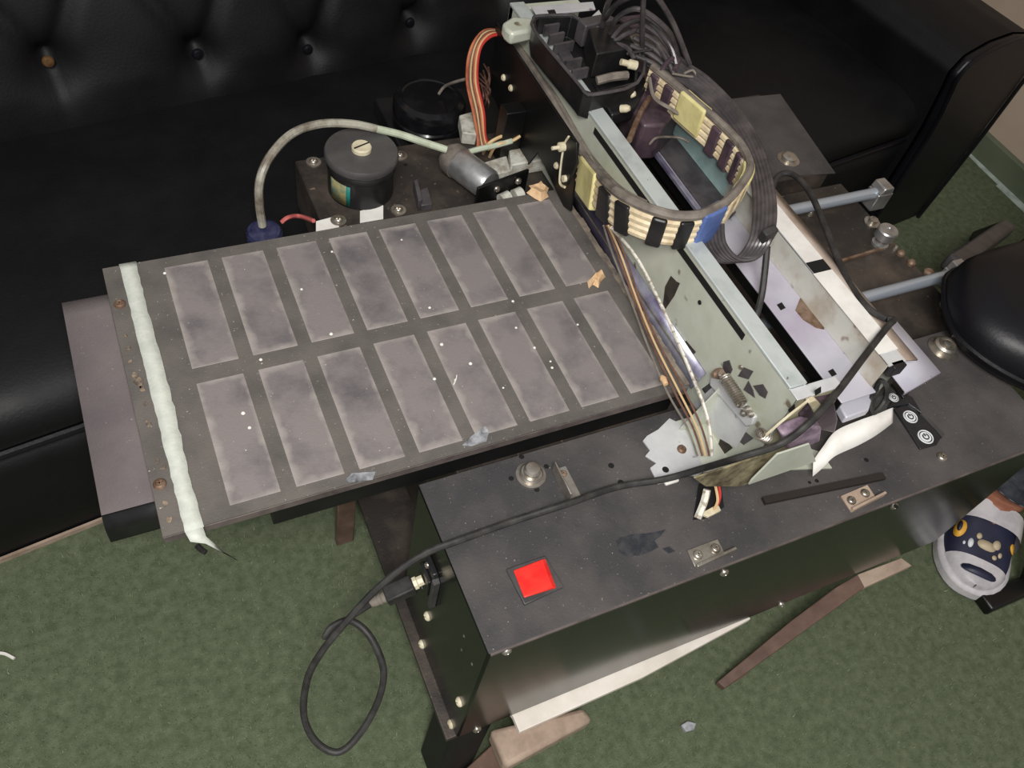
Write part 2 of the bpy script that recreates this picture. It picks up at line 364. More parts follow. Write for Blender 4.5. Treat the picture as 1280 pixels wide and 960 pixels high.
# ------------------------------------------------------------------ stand under the printer
st = thing('trestle_stand', (.6, -.05, -.45), 'low brown and tan trestle stand on the green carpet, carrying the printer', 'stand')
def slab(pts, h): return MB().prism([at(*p) for p in pts], (0,0,-h))
slab([(1072,718,-.357),(1081,734,-.357),(906,860,-.434),(897,852,-.434),(990,775,-.395),(1045,734,-.37)], .012).build('leg', M['standbrown'], st, bevel=.001)
lab(slab([(1127,697,-.335),(1140,707,-.335),(1081,734,-.3568),(1072,718,-.3568)], .012).build('leg_cap', M['standtan'], st, bevel=.001), 'tan cap on a brown leg')
MB().prism([at(906,860,-.446), at(897,852,-.446), at(925,832,-.446), at(935,842,-.446)], (0,0,-.003)).build('leg_foot', M['standbrown'], st)
MB().bar((.93, -.10, -.335), (.66, -.06, -.449), .05, .012).build('leg', M['standbrown'], st, bevel=.002)
MB().prism([at(612,912,-.335), at(730,884,-.335), at(742,900,-.335), at(632,960,-.335)], (0,0,-.030)).build('cross_bar', M['standtan'], st, bevel=.006)
MB().bar((.325, -.215, -.366), (.255, -.23, -.449), .030, .014).build('leg', M['standbrown'], st, bevel=.002)
MB().prism([(.245,-.19,-.33), (.300,-.19,-.33), (.27,-.215,-.449), (.222,-.215,-.449)], (0,.05,0)).build('leg', M['inner_black'], st, bevel=.003)
MB().bar((.219, .150, -.305), (.219, .158, -.449), .026, .012, up=(0,1,0)).build('leg', M['standbrown'], st, bevel=.002)
MB().box(.245, .98, -.17, -.13, -.36, -.331).build('beam', M['darkside'], st, bevel=.002)
MB().box(.245, .98, .12, .16, -.36, -.331).build('beam', M['darkside'], st, bevel=.002)
bo = MB().prism([at(638,899,-.331)+V((0,.006,0)), at(640,899,-.331), at(648,918,-.331), at(800,850,-.331), at(935,777,-.331), at(935,777,-.331)+V((0,.006,0))], (0,0,.010))
tag(bo.build('laminate_board', M['board'], bevel=.001), 'thin white laminate board sticking out under the printer front', 'board')
# ------------------------------------------------------------------ printer
pr = thing('flatbed_printer', (.62, .15, -.32), 'dismantled black flatbed printer with slotted grey platen and exposed gantry', 'printer')
X0, X1, Y0, Y1, ZT, ZB = .248, 1.03, -.195, -.003, -.035, -.32
def screw_mesh(name, m, r, parent, p, nrm=(0,0,1), rot=.4, washer=0):
    mb = MB(); n = V(nrm).normalized(); p = V(p)
    if washer: mb.lathe(p, n, [(r*1.7, 0), (r*1.7, r*.22), (r*1.1, r*.25)], 20); p = p+n*r*.2
    mb.lathe(p, n, [(r, 0), (r*.98, r*.3), (r*.75, r*.6), (r*.62, r*.66), (r*.55, r*.45)], 18)
    s1, s2 = frame(n, V((0,0,1)) if abs(n.z) < .9 else V((0,1,0)))
    d = s1*math.cos(rot)+s2*math.sin(rot); e = n.cross(d)
    for q in (d, e): mb.obox(p+n*r*.52, (r*1.1, r*.24, r*.3), q, n.cross(q))
    return mb.build(name, m, parent)
# front housing
fh = MB().box(X0, X1, Y0, Y1, ZB, ZT-.0012).build('front_housing', M['gloss_black'], pr, bevel=.003)
tp = MB().box(X0+.0005, X1-.0005, Y0+.0005, Y1-.0005, ZT-.0012, ZT).build('top_cover', M['dusty_black'], fh, bevel=.0006)
lip = MB().bar((X0+.002, Y0-.0004, ZT-.002), (X1, Y0-.0004, ZT-.002), .0022, .0030).build('worn_edge', M['platen_side'], fh)
def flat(name, pts, z, m, parent, h=.001, bevel=0):
    return MB().prism([at(x, y, z) for x, y in pts], (0,0,h)).build(name, m, parent, bevel=bevel)
# power switch
flat('switch_frame', [(632,713),(681,696),(704,735),(655,758)], ZT, M['bezel'], fh, .0035, .001)
rk = [at(x, y, ZT+.0036) for x, y in ((641,713),(682,698),(696,735),(655,748))]
MB().add([p for p in rk]+[rk[0]+V((.001,-.001,.001)), rk[1]+V((-.005,-.001,.0035)), rk[2]+V((-.005,.001,.0035)), rk[3]+V((.001,.001,.001))],
         [(3,2,1,0), (4,5,6,7), (0,1,5,4), (1,2,6,5), (2,3,7,6), (3,0,4,7)]).build('rocker_switch', M['redswitch'], fh, bevel=.0008)
# levelling bolt
c = at(663, 595, ZT)
MB().lathe(c, (0,0,1), [(.0165,0),(.0165,.003),(.013,.0035),(.0130,.0065),(.0115,.008),(.0112,.0085),(.0095,.0085),(.0095,.014),(.0075,.0165),(.004,.0175)], 28).build('levelling_bolt', M['steel'], fh)
# small L bracket beside it
b1, b2 = at(690, 588, ZT), at(710, 628, ZT); dv = (b2-b1).normalized(); sv = V((dv.y, -dv.x, 0))*-1
brk = MB(); brk.obox((b1+b2)/2+V((0,0,.009)), ((b2-b1).length, .002, .018), dv, sv)
brk.obox((b1+b2)/2+sv*.0085+V((0,0,.001)), ((b2-b1).length, .016, .002), dv, sv).build('angle_bracket', M['steel'], fh, bevel=.0006)
screw_mesh('screw', M['rust'], .0042, fh, (b1+b2)/2+sv*.009-dv*.012+V((0,0,.002)))
# two hinge plates at the front edge
for (p0, p1, p2, p3, sc) in (((858,689),(896,675),(905,692),(868,710),((872,694),(894,686))), ((1050,621),(1083,607),(1093,622),(1062,639),((1064,626),(1081,617)))):
    pts = [at(x, y, ZT) for x, y in (p0, p1, p2, p3)]
    hp = MB().prism(pts, (0,0,.0025))
    e = pts[2]-pts[3]
    hp.bar(pts[3]+V((0,-.001,.004)), pts[2]+V((.012,-.001,.004)), .003, .008).build('hinge_plate', M['standtan'] if p0[0] > 900 else M['steel'], fh, bevel=.0005)
    for s_ in sc: screw_mesh('screw', M['steel'], .0055, fh, at(s_[0], s_[1], ZT+.0025))
for (x, y) in ((905,715),(1117,632),(633,813)): screw_mesh('screw', M['steel'], .0052, fh, aty(x, y, Y0), (0,-1,0))
for (x, y) in ((976,755),(596,911)): screw_mesh('screw', M['steel'], .0055, fh, aty(x, y, Y0), (0,-1,0))
for (x, y) in ((535,770),(528,805),(575,877),(564,905)): screw_mesh('screw', M['cream'], .0060, fh, atx(x, y, X0), (-1,0,0))
for (x, y) in ((580,795),(577,812),(590,830)): MB().lathe(atx(x, y, X0), (-1,0,0), [(.002,0),(.001,.0008)], 10).build('scratch', M['steel'], fh)
screw_mesh('screw', M['steel'], .0068, fh, at(1177, 572, ZT), washer=0)
c = at(1178, 437, ZT)
MB().lathe(c, (0,0,1), [(.021,0),(.021,.003),(.015,.0035),(.015,.010),(.012,.0125),(.0115,.009),(.006,.009),(.005,.014),(.002,.015)], 24).build('hex_bolt', M['steel'], fh)
for (x, y, r) in ((652,571,.003),(639,598,.003),(671,612,.003),(683,583,.003),(764,582,.0035),(776,603,.0035),(1120,633,.003),(1021,601,.0025),(1012,603,.002),(1083,575,.003)):
    MB().lathe(at(x, y, ZT+.0001), (0,0,1), [(r,0),(r*.9,.0003)], 14).build('hole', M['hole'], fh)
MB().prism([at(x, y, ZT) for x, y in ((866,650),(873,605),(900,600),(905,634),(884,648))], (0,0,.0006)).build('cable_slot', M['hole'], fh)
# patch of spilt ink and chipped specks
for sp in ([(770,676),(775,672),(790,668),(806,667),(820,665),(832,662),(826,670),(818,676),(823,684),(812,690),(800,694),(785,696),(774,690)], [(828,686),(836,683),(844,689),(836,692)]):
    MB().prism([at(x, y, ZT) for x, y in sp], (0,0,.0004)).build('ink_stain', M['stain'], fh)
# button panel
pn = flat('button_panel', [(1116,513),(1133,505),(1176,546),(1170,557),(1149,563)], ZT, M['panelblack'], fh, .003, .001)
def icon(px, py, z, r, name='button_icon'):
    c = at(px, py, z); mb = MB()
    ring = [c+V((math.cos(a)*r, math.sin(a)*r, 0)) for a in [2*PI*k/24 for k in range(25)]]
    mb.tube(ring, r*.10, 5, smooth=False)
    mb.lathe(c-V((0,0,.0002)), (0,0,1), [(r*.78,0),(r*.76,.0006)], 22)
    mb.build('button_disc', M['icon'], fh)
    k = MB(); arc = [c+V((math.cos(a)*r*.42, math.sin(a)*r*.42, .0007)) for a in [PI*.5+.6+ (2*PI-1.2)*i/14 for i in range(15)]]
    k.tube(arc, r*.09, 5, smooth=False); k.tube([c+V((0, r*.5, .0007)), c+V((0, r*.05, .0007))], r*.09, 5, smooth=False)
    k.build('power_symbol', M['panelblack'], fh)
icon(1138, 521, ZT+.0032, .0085); icon(1157, 546, ZT+.0032, .0092)
icon(1117, 497, ZT+.006, .006)
MB().prism([at(x, y, ZT) for x, y in ((1108,512),(1122,490),(1138,500),(1150,520),(1133,508))], (0,0,.006)).build('bent_panel_tab', M['panelblack'], fh, bevel=.001)
flat('panel_rim', [(1133,502),(1136,501),(1179,545),(1176,549)], ZT, M['bezel'], fh, .0042)
# USB socket on the end face
so = MB(); cs = V((X0, -.066, -.132))
so.prism([cs+V((0,y,z)) for y, z in ((-.02,-.03),(.012,-.03),(.02,-.02),(.02,.024),(.012,.034),(-.012,.034),(-.02,.024))], (-.006,0,0))
so.prism([cs+V((-.006,y,z)) for y, z in ((-.013,-.018),(.013,-.018),(.013,.018),(-.013,.018))], (-.004,0,0)).build('data_socket', M['blackplastic'], fh, bevel=.001)
MB().prism([cs+V((0,y,z)) for y, z in ((-.021,-.036),(-.015,-.036),(-.015,.03),(-.021,.026))], (-.008,0,0)).build('socket_rim', M['bezel'], fh, bevel=.0008)
for dz in (-.026, .028): screw_mesh('screw', M['steel'], .004, fh, cs+V((-.006, .003, dz)), (-1,0,0))
# base plate and bed
MB().box(.236, 1.03, -.192, .262, -.330, -.3205).build('base_plate', M['bed'], pr, bevel=.001)
bed = MB().box(.30, 1.085, -.002, .318, -.3, -.062).build('bed', M['bed'], pr, bevel=.002)
MB().box(.62, .70, -.001, .30, -.0615, -.056).build('bed_liner', M['inner_black'], bed)
MB().box(.66, .71, .03, .055, -.0615, -.045).build('cross_member', M['greyplastic'], bed, bevel=.002)
MB().box(.64, .70, .105, .135, -.0615, -.05).build('cross_member', M['blackplastic'], bed, bevel=.002)
# rear housing
rh = MB().box(.262, 1.05, .322, .525, -.115, ZT).build('rear_housing', M['bed'], pr, bevel=.003)
MB().prism([at(x, y, ZT) for x, y in ((905,125),(975,118),(1044,217),(962,222))], (0,0,.0010)).build('rear_cover', M['dusty_black'], rh)
for (x, y) in ((985,200),):
    MB().lathe(at(x, y, ZT), (0,0,1), [(.018,0),(.018,.002),(.012,.0025),(.012,.008),(.009,.010),(.005,.0105)], 24).build('hex_bolt', M['steel'], rh)
for (x, y) in ((392,203),(423,276),(498,263),(500,195)): screw_mesh('screw', M['steel'], .006, rh, at(x, y, ZT), washer=1)
for (x, y) in ((502,193),(507,206)): MB().lathe(at(x, y, ZT+.0001), (0,0,1), [(.003,0),(.0028,.0003)], 12).build('hole', M['hole'], rh)
for k in range(5):
    MB().box(.2612, .263, .335+.012*k, .341+.012*k, -.10, -.055).build('vent_slot', M['hole'], rh)
flat('white_sticker', [(450,264),(479,257),(479,274),(450,279)], ZT, M['paper'], rh, .0006); flat('white_sticker', [(395,277),(418,271),(424,284),(395,290)], ZT, M['paper'], rh, .0006)
cl = MB(); cl.prism([at(x, y, ZT) for x, y in ((522,246),(534,240),(540,262),(526,264))], (0,0,.010)); cl.prism([at(x, y, ZT) for x, y in ((516,238),(521,236),(527,262),(522,264))], (0,0,.018)).build('clip_bracket', M['greyplastic'], rh, bevel=.001)
MB().box(.43, .62, .522, .69, -.10, -.075).build('rear_shelf', M['inner_black'], rh, bevel=.002)
# stepper motor with cap
mc = V((.331, .450, ZT)); 
mo = MB().lathe(mc, (0,0,1), [(.043,0),(.043,.040),(.045,.042),(.045,.047),(.043,.050)], 40).build('drive_motor', M['blackplastic'], pr)
MB().lathe(mc+V((0,0,.050)), (0,0,1), [(.043,0),(.0465,.002),(.0475,.004),(.0475,.011),(.046,.0135),(.03,.0142)], 48).build('motor_cap', M['motorcap'], mo)
sh = MB().lathe(mc+V((0,0,.0640)), (0,0,1), [(.0128,0),(.0128,.005),(.0115,.0068)], 24).build('cap_screw', M['cream'], mo)
MB().obox(mc+V((0,0,.0710)), (.023, .002, .0008), (.95,.32,0), (-.32,.95,0)).build('screw_slot', M['hole'], mo)
def arcpatch(c, r, a0, a1, z0, z1, n=10):
    mb = MB(); vs = []
    for k in range(n+1):
        a = a0+(a1-a0)*k/n
        for z in (z0, z1): vs.append(c+V((math.cos(a)*r, math.sin(a)*r, z)))
    return mb.add(vs, [(2*k, 2*k+2, 2*k+3, 2*k+1) for k in range(n)])
arcpatch(mc, .0436, PI*1.06, PI*1.27, .004, .036).build('motor_label', M['label'], mo, solid=.0006)
arcpatch(mc, .0438, PI*1.26, PI*1.30, .004, .036, 4).build('label_stripe', M['teal'], mo, solid=.0006)
# small silver motor lying on the rear housing
d0, d1 = V((.462, .452, -.010)), V((.492, .384, -.010)); dd = (d1-d0).normalized()
sm = MB().lathe(d0, dd, [(.012,0),(.020,.002),(.0215,.006),(.0215,.066),(.019,.070),(.008,.072)], 28).build('feed_motor', M['alu'], pr)
MB().lathe(d0-dd*.012, dd, [(.010,0),(.016,.001),(.0225,.010),(.0228,.024)], 28).build('motor_end_cap', M['greysleeve'], sm)
mbk = MB(); mbk.obox(d1+V((.012,-.006,-.004)), (.085,.004,.046), (.97,.22,0), (-.22,.97,0)).build('motor_mount', M['blacksteel'], sm, bevel=.001)
screw_mesh('screw', M['steel'], .005, sm, d1+V((.002,-.010,.006)), (.2,-.97,.1)); screw_mesh('screw', M['steel'], .005, sm, d1+V((.036,-.004,.008)), (.2,-.97,.1))
gw = MB(); gw.lathe(d1+V((.006,-.020,-.008)), (.97,.2,.1), [(.010,0),(.010,.014)], 20); gw.lathe(d1+V((.028,-.016,-.008)), (.97,.2,.1), [(.010,0),(.010,.012)], 20).build('roller', M['whiteplastic'], sm)
# metal bits behind the black bracket
jb = MB(); jb.prism([at(x, y, ZT) for x, y in ((600,212),(632,202),(637,222),(608,228))], (0,0,.012)); jb.prism([at(x, y, ZT) for x, y in ((632,190),(690,180),(690,212),(636,222))], (0,0,.022)); jb.prism([at(x, y, ZT) for x, y in ((572,158),(592,152),(594,182),(576,180))], (0,0,.02)).build('junction_bracket', M['whiteplastic'], pr, bevel=.002)

# ------------------------------------------------------------------ platen
pl = MB().box(0, .576, 0, .350, -.0125, -.0016).build('platen', M['platen_side'], pr, bevel=.001)
PX0, PIT, PW = .0635, .0632, .0475; RY = ((.0135, .1625), (.1835, .3335))
lat = MB(); ys = [0.0005, RY[0][0], RY[0][1], RY[1][0], RY[1][1], .3495]
xs = [0.0005]
for i in range(8): xs += [PX0+i*PIT, PX0+i*PIT+PW]
xs.append(.5755)
for j in (0, 2, 4): lat.box(xs[0], xs[-1], ys[j], ys[j+1], -.0016, 0)
for j in (1, 3):
    for i in range(0, len(xs), 2): lat.box(xs[i], xs[i+1], ys[j], ys[j+1], -.0016, 0)
lat.build('grid_sheet', M['groove'], pl)
for j in range(2):
    for i in range(8):
        x = PX0+i*PIT; y0, y1 = RY[j]
        p = MB().box(x-.0003, x+PW+.0003, y0-.0003, y1+.0003, -.0016, .0006).build('slot_pad', M['pad'], pl, bevel=.0005)
        r_ = MB()
tp_ = MB(); L = 40; vs = []
for i in range(L+1):
    t = i/L; y = .3505-.352*t
    vs += [V((.0185+random.uniform(-.0006,.0006)+.001*t, y, .0010)), V((.0365+random.uniform(-.0009,.0009)-.001*math.sin(9*t), y, .0010))]
tp_.add(vs, [(2*i, 2*i+1, 2*i+3, 2*i+2) for i in range(L)])
b0 = len(tp_.v)
tail = [V((.0195,-.0015,.001)), V((.0355,-.0015,.001)), V((.022,-.010,-.004)), V((.036,-.008,-.006)), V((.034,-.013,-.010)), V((.047,-.016,-.030)), V((.058,-.022,-.045))]
tp_.add(tail, [(0,1,3,2), (2,3,4), (3,5,4), (5,6,4)])
lab(tp_.build('tape_strip', M['tape'], pl, solid=.0007), 'strip of white masking tape with torn tail')
for (x, y) in ((150,381),(200,606)): screw_mesh('screw', M['rust'], .0062, pl, at(x, y, -.0004), rot=.9)
for (x, y, r) in ((161,436,.003),(163,452,.002),(173,478,.005),(178,486,.003),(182,505,.002),(186,530,.003),(197,577,.002),(205,585,.003),(207,630,.0025),(212,650,.003),(158,420,.002),(169,470,.003)):
    n_ = 9; c_ = at(x, y, -.0002); ps_ = [c_+V((math.cos(2*PI*k/n_)*r*random.uniform(.5,1.2), math.sin(2*PI*k/n_)*r*random.uniform(.6,1.9), 0)) for k in range(n_)]
    MB().prism(ps_, (0,0,.0011)).build('glue_residue', M['residue'], pl)
lab(MB().prism([at(x, y, .0003) for x, y in ((578,557),(590,545),(607,533),(611,541),(608,552),(590,558))], (0,0,.0012)).build('clear_tape', M['clear'], pl), 'shiny clear tape on the front edge')
MB().prism([at(x, y, .0003) for x, y in ((432,600),(440,592),(470,590),(466,600),(436,604))], (0,0,.0010)).build('clear_tape', M['clear'], pl)
ed = MB()
for i in range(30):
    y = .004+.34*i/30
    ed.box(.5745-random.random()*.003, .579+random.random()*.003, y, y+.0125, -.003, .0012+random.random()*.0008)
ed.build('worn_edge_strip', M['edgestrip'], pl)
MB().box(.10, .575, .012, .030, -.060, -.0126).build('slide_rail', M['inner_black'], pl, bevel=.001)
MB().box(.10, .575, .310, .328, -.034, -.0126).build('slide_rail', M['inner_black'], pl, bevel=.001)
# grey plastic under-tray with folded front edge
def trayfn(a, b):
    x = -.049+.35*a
    pr_ = [(.335,-.028),(.2,-.028),(.060,-.028),(.056,-.0285)]
    k = b*(len(pr_)-1); i = min(int(k), len(pr_)-2); t = k-i
    return V((x, pr_[i][0]*(1-t)+pr_[i+1][0]*t, pr_[i][1]*(1-t)+pr_[i+1][1]*t))
ut = lab(MB().grid(trayfn, 4, 20).build('under_tray', M['tray'], pl, solid=.003, angle=60), 'lighter grey under-tray with folded front edge')
def foldfn(a, b):
    g = PI/2*min(1, b/.6); z = -.040+.0115*math.cos(g) - max(0, b-.6)/.4*.020
    return V((-.049+.35*a, .056-.011*math.sin(g), z))
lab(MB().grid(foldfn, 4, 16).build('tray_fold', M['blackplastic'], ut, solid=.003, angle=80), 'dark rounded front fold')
# crumbs lying on the platen
crumbs = [(552,431),(588,455),(543,474),(569,475),(629,485),(722,406),(688,452),(690,460),(645,410),(641,377),(415,315),(377,362),(312,535),(304,517),(326,450),(206,342),(414,418),(502,300),(537,385),(668,435)]
for i, (x, y) in enumerate(crumbs):
    c = at(x, y, .0006); r = random.uniform(.0012, .0024)
    o = MB().lathe(c-V((0,0,.0001)), (0,0,1), [(r*.7,0),(r,r*.4),(r*.6,r*.9),(r*.2,r)], 7).build('crumb', M['crumb'])
    tag(o, 'tiny white crumb lying on the grey platen', 'crumb', 'white crumbs scattered on the platen')
th = MB().tube([at(567,481,.0012), at(570,474,.0018), at(571,469,.0012)], .0007, 5).build('thread_scrap', M['crumb'])
tag(th, 'short white thread lying across the front row pads of the platen', 'thread')
def scrap(name, pts, h, label, m='tan'):
    c = sum((at(x, y, h) for x, y in pts), V())/len(pts); n = len(pts)
    vs = [at(x, y, h) for x, y in pts]; mid = [c+(p-c)*.6+V((0,0,.006+random.uniform(-.002,.003))) for p in vs]
    mb = MB().add(vs+mid+[c+V((0,0,.005))], [(i, (i+1) % n, n+(i+1) % n, n+i) for i in range(n)] + [(n+i, n+(i+1) % n, 2*n) for i in range(n)] + [tuple(range(n-1,-1,-1))])
    return tag(mb.build(name, M[m], angle=15), label, 'tape scrap')
scrap('tape_scrap', [(658,241),(664,236),(661,232),(671,232),(676,228),(680,231),(686,235),(683,243),(686,246),(676,252),(668,248)], .0012, 'torn tan tape scrap at the back right corner of the platen')
scrap('tape_scrap', [(734,352),(742,344),(745,340),(753,338),(757,346),(751,352),(748,360),(741,356),(736,361)], .0012, 'torn tan tape scrap at the middle of the platen right edge')

# ------------------------------------------------------------------ guide rods with end blocks
for y in (.26, .08):
    rd = MB().cyl((.60, y, ZT), (1.105, y, ZT), .0085).build('guide_rod', M['rod'], pr)
    eb = MB(); eb.box(1.088, 1.118, y-.013, y+.013, -.0618, -.030); eb.prism([V((x, y-.013, z)) for x, z in ((1.090,-.030),(1.116,-.030),(1.112,-.018),(1.094,-.018))], (0,.026,0)).build('rod_clamp', M['alu'], rd, bevel=.002)
    eb2 = MB().lathe((1.075, y-.035, -.0618), (0,0,1), [(.013,0),(.013,.002),(.007,.0025),(.007,.008),(.004,.009)], 20).build('clamp_bolt', M['steel'], rd)
knob = MB().lathe(at(1099, 305, -.0615), (0,0,1), [(.013,0),(.013,.004),(.009,.006),(.009,.014),(.0155,.015),(.0155,.028),(.014,.030),(.005,.0302),(.004,.0285)], 28).build('pulley', M['alu'], bed)
for (x, y, r) in ((1125,318,.006),(1138,330,.0065),(1012,268,.005),(1118,312,.004),(1160,342,.008)):
    MB().lathe(at(x, y, -.0620), (0,0,1), [(r,0),(r,.004),(r*.6,.007)], 12).build('bolt', M['rust'] if r > .0045 and x > 1100 else M['steel'], bed)
MB().bar((.93,.165,-.0600), (1.06,.172,-.0600), .004, .004).build('weld_seam', M['rust'], bed)

# ------------------------------------------------------------------ gantry frame
WX = .592
ga = MB().box(WX, WX+.002, -.112, .60, -.034, .118).build('gantry_wall', M['galv'], pr, bevel=.0006)
MB().box(WX-.001, WX+.021, -.098, .60, .118, .1215).build('rail_top', M['rail'], ga, bevel=.0008)
MB().box(WX+.019, WX+.021, -.098, .60, .085, .118).build('rail_lip', M['rail'], ga, bevel=.0006)
MB().box(WX-.0006, WX+.001, -.02, .33, .1035, .1125).build('long_slot', M['hole'], ga)
def wallpoly(pts, name, m, t=.0008):
    return MB().prism([atx(x, y, WX-.0001) for x, y in pts], (-t,0,0)).build(name, m, ga)
for pts in (((832,358),(839,345),(846,352),(850,354),(843,370),(828,392)), ((851,432),(858,426),(870,440),(866,444)), ((905,452),(912,450),(916,462),(912,470),(904,462)),
            ((923,470),(930,459),(942,464),(936,474)), ((942,482),(954,480),(960,490),(957,498),(950,494)), ((930,487),(936,476),(942,488),(944,497)), ((878,486),(894,474),(893,490),(884,495)),
            ((910,540),(918,528),(942,548),(930,556)), ((895,565),(902,545),(916,560),(900,572))):
    wallpoly(pts, 'punched_hole', M['brownhole'] if random.random() < .6 else M['greyplastic'])
for (x, y) in ((875,378),(926,459)): MB().lathe(atx(x, y, WX), (-1,0,0), [(.0028,0),(.0026,.0012)], 12).build('rivet', M['hole'] if x < 900 else M['steel'], ga)
# embossed plate with tension spring on the wall
emb = [(893,470),(903,468),(948,520),(945,530),(938,532),(892,480)]
MB().prism([atx(x, y, WX-.0002) for x, y in ((868,505),(893,482),(936,534),(921,560),(897,546))], (-.0008,0,0)).build('pale_panel', M['white_sheet'], ga)
MB().prism([atx(x, y, WX) for x, y in emb], (-.006,0,0)).build('spring_plate', M['white_sheet'], ga, bevel=.0015)
a, b = atx(906, 471, WX-.012), atx(928, 505, WX-.012); ax = b-a; s1, s2 = frame(ax); coil = []
for k in range(13*10+1):
    t = k/130; coil.append(a+ax*t+s1*(.0058*math.cos(2*PI*k/10))+s2*(.0058*math.sin(2*PI*k/10)))
sp_ = MB().tube(coil, .0013, 5, smooth=False); sp_.tube([a, a-ax*.12+s1*.005, a-ax*.22], .0012, 5); sp_.tube([b, b+ax*.1+s1*.004, b+ax*.2], .0014, 5).build('tension_spring', M['steel'], ga)
MB().lathe(atx(902, 466, WX-.004), (-1,0,0), [(.006,0),(.006,.006),(.003,.012)], 12).build('spring_hook', M['rust'], ga)
for q in ((936,511),(931,516),(940,517)): MB().lathe(atx(q[0], q[1], WX-.006), (-1,0,0), [(.004,0),(.004,.003),(.002,.005)], 12).build('stud', M['steel'], ga)
# front end plate
ep = MB().prism([(WX,-.112,-.034), (.668,-.112,-.034), (.662,-.112,.050), (.655,-.112,.106), (.645,-.112,.117), (WX,-.112,.118)], (0,.002,0)).build('end_plate', M['yellowed'], ga, bevel=.0006)
MB().box(WX, .650, -.112, -.098, .1165, .1185).build('end_flange', M['white_sheet'], ga, bevel=.0006)
for pts in (((985,512),(993,505),(994,512),(987,516)), ((1018,488),(1026,483),(1026,490),(1019,494)), ((1003,520),(1010,512),(1014,514),(1006,524))):
    MB().prism([aty(x, y, -.1121) for x, y in pts], (0,-.0006,0)).build('punched_hole', M['hole'], ga)
MB().tube([aty(957, 544, -.122), aty(985, 520, -.122), aty(1012, 499, -.122)], .0014, 6).build('pull_wire', M['cream'], ga)
MB().prism([aty(x, y, -.114) for x, y in ((1006,498),(1016,494),(1022,500),(1014,512),(1010,504))], (0,-.006,0)).build('cream_lug', M['cream'], ga, bevel=.001)
a, b = aty(949, 541, -.118), aty(960, 548, -.118); ax = b-a; s1, s2 = frame(ax); coil = [a+ax*(k/50)+s1*(.0055*math.cos(2*PI*k/10))+s2*(.0055*math.sin(2*PI*k/10)) for k in range(51)]
MB().tube(coil, .001, 5, smooth=False).build('torsion_spring', M['steel'], ga)
# foot plate with serrated edge and gusset
fz = -.0345
MB().prism([at(x, y, fz) for x, y in ((803,552),(808,546),(822,538),(836,524),(848,530),(858,542),(872,570),(880,590),(870,596),(850,594),(838,602),(822,606),(812,586),(820,580),(806,571),(812,564))], (0,0,.0025)).build('foot_plate', M['white_sheet'], ga, bevel=.0004)
screw_mesh('screw', M['rust'], .0055, ga, at(852, 562, fz+.0025)); MB().lathe(at(832, 587, fz+.0026), (0,0,1), [(.004,0),(.0036,.0005)], 12).build('hole', M['hole'], ga)
MB().prism([V((WX,-.03,.045)), V((WX,-.034,-.032)), V((.556,-.034,-.032)), V((.556,-.034,-.026))], (0,.002,0)).build('gusset', M['galv'], ga)
MB().prism([V((.553,-.09,fz)), V((.706,-.135,fz)), V((.706,-.112,fz)), V((WX,-.02,fz)), V((.553,-.02,fz))], (0,0,.002)).build('base_flange', M['galv'], ga)
MB().prism([aty(x, y, -.142) for x, y in ((940,600),(972,568),(1012,555),(1020,577),(936,606))], (0,.002,0)).build('sensor_plate', M['galv'], ga, bevel=.0005)
MB().bar((.60,-.145,-.032), (.76,-.165,-.032), .008, .005).build('dark_strip', M['darkside'], ga)
# inclined shiny channel between platen and wall
MB().add([V((.581,.345,-.004)), V((.581,.0,-.004)), V((WX-.001,.0,.022)), V((WX-.001,.345,.022))], [(0,1,2,3)]).build('shiny_channel', M['purple_metal'], ga, solid=.0015)
MB().tube([V((.583,.33,.012)), V((.583,.0,.012))], .0012, 6).build('channel_edge', M['steel'], ga)
# rear end of the gantry
re = MB(); re.box(.592, .70, .588, .600, -.034, .118).build('rear_end_plate', M['galv'], ga, bevel=.001)
rp = [at(x, y, .125) for x, y in ((664,10),(741,4),(744,13),(671,21))]
MB().prism(rp, (0,0,.0025)).build('rear_top_plate', M['white_sheet'], ga, bevel=.0005)
MB().prism([at(x, y, .1278) for x, y in ((684,13),(693,12),(696,18),(687,19))], (0,0,.0004)).build('punched_hole', M['hole'], ga)
MB().prism([at(x, y, .128) for x, y in ((628,28),(640,20),(668,22),(670,36),(640,42),(632,36))], (0,0,-.018)).build('pale_bracket', M['galv'], ga, bevel=.004)
MB().prism([at(x, y, .12) for x, y in ((735,26),(748,14),(756,28),(752,40))], (0,0,.003)).build('pale_bracket', M['white_sheet'], ga, bevel=.001)
# lilac tray on the right
ft = MB().box(.700, .750, -.098, .55, .048, .050).build('drip_tray', M['lilac'], ga, bevel=.0006)
MB().box(.748, .750, -.090, .55, .050, .090).build('tray_wall', M['stainwall'], ga, bevel=.0006)
MB().box(.748, .772, -.092, .55, .0885, .0905).build('tray_flange', M['white_sheet'], ga)
MB().box(.700, .702, -.098, .55, .034, .048).build('tray_side', M['blacksteel'], ga)
for (x, y) in ((977,383),(1041,466)): MB().prism([at(x+dx, y+dy, .0502) for dx, dy in ((-6,-2),(0,-5),(5,2),(-1,5))], (0,0,.0004)).build('punched_hole', M['hole'], ga)
MB().prism([at(x, y, .0501) for x, y in ((994,388),(1000,373),(1010,370),(1020,384),(1030,402),(1030,412),(1020,410),(1004,400))], (0,0,.0004)).build('rust_patch', M['rust'], ga)
MB().add([V((.772,-.09,.0895)), V((.798,-.09,.0800)), V((.800,.21,.0800)), V((.795,.55,.0800)), V((.772,.55,.0895))], [(0,1,2,3,4)]).build('stained_flange', M['brown_stain'], ga, solid=.002)
MB().box(.797, .799, -.04, .55, -.034, .078).build('outer_wall', M['brown_stain'], ga)
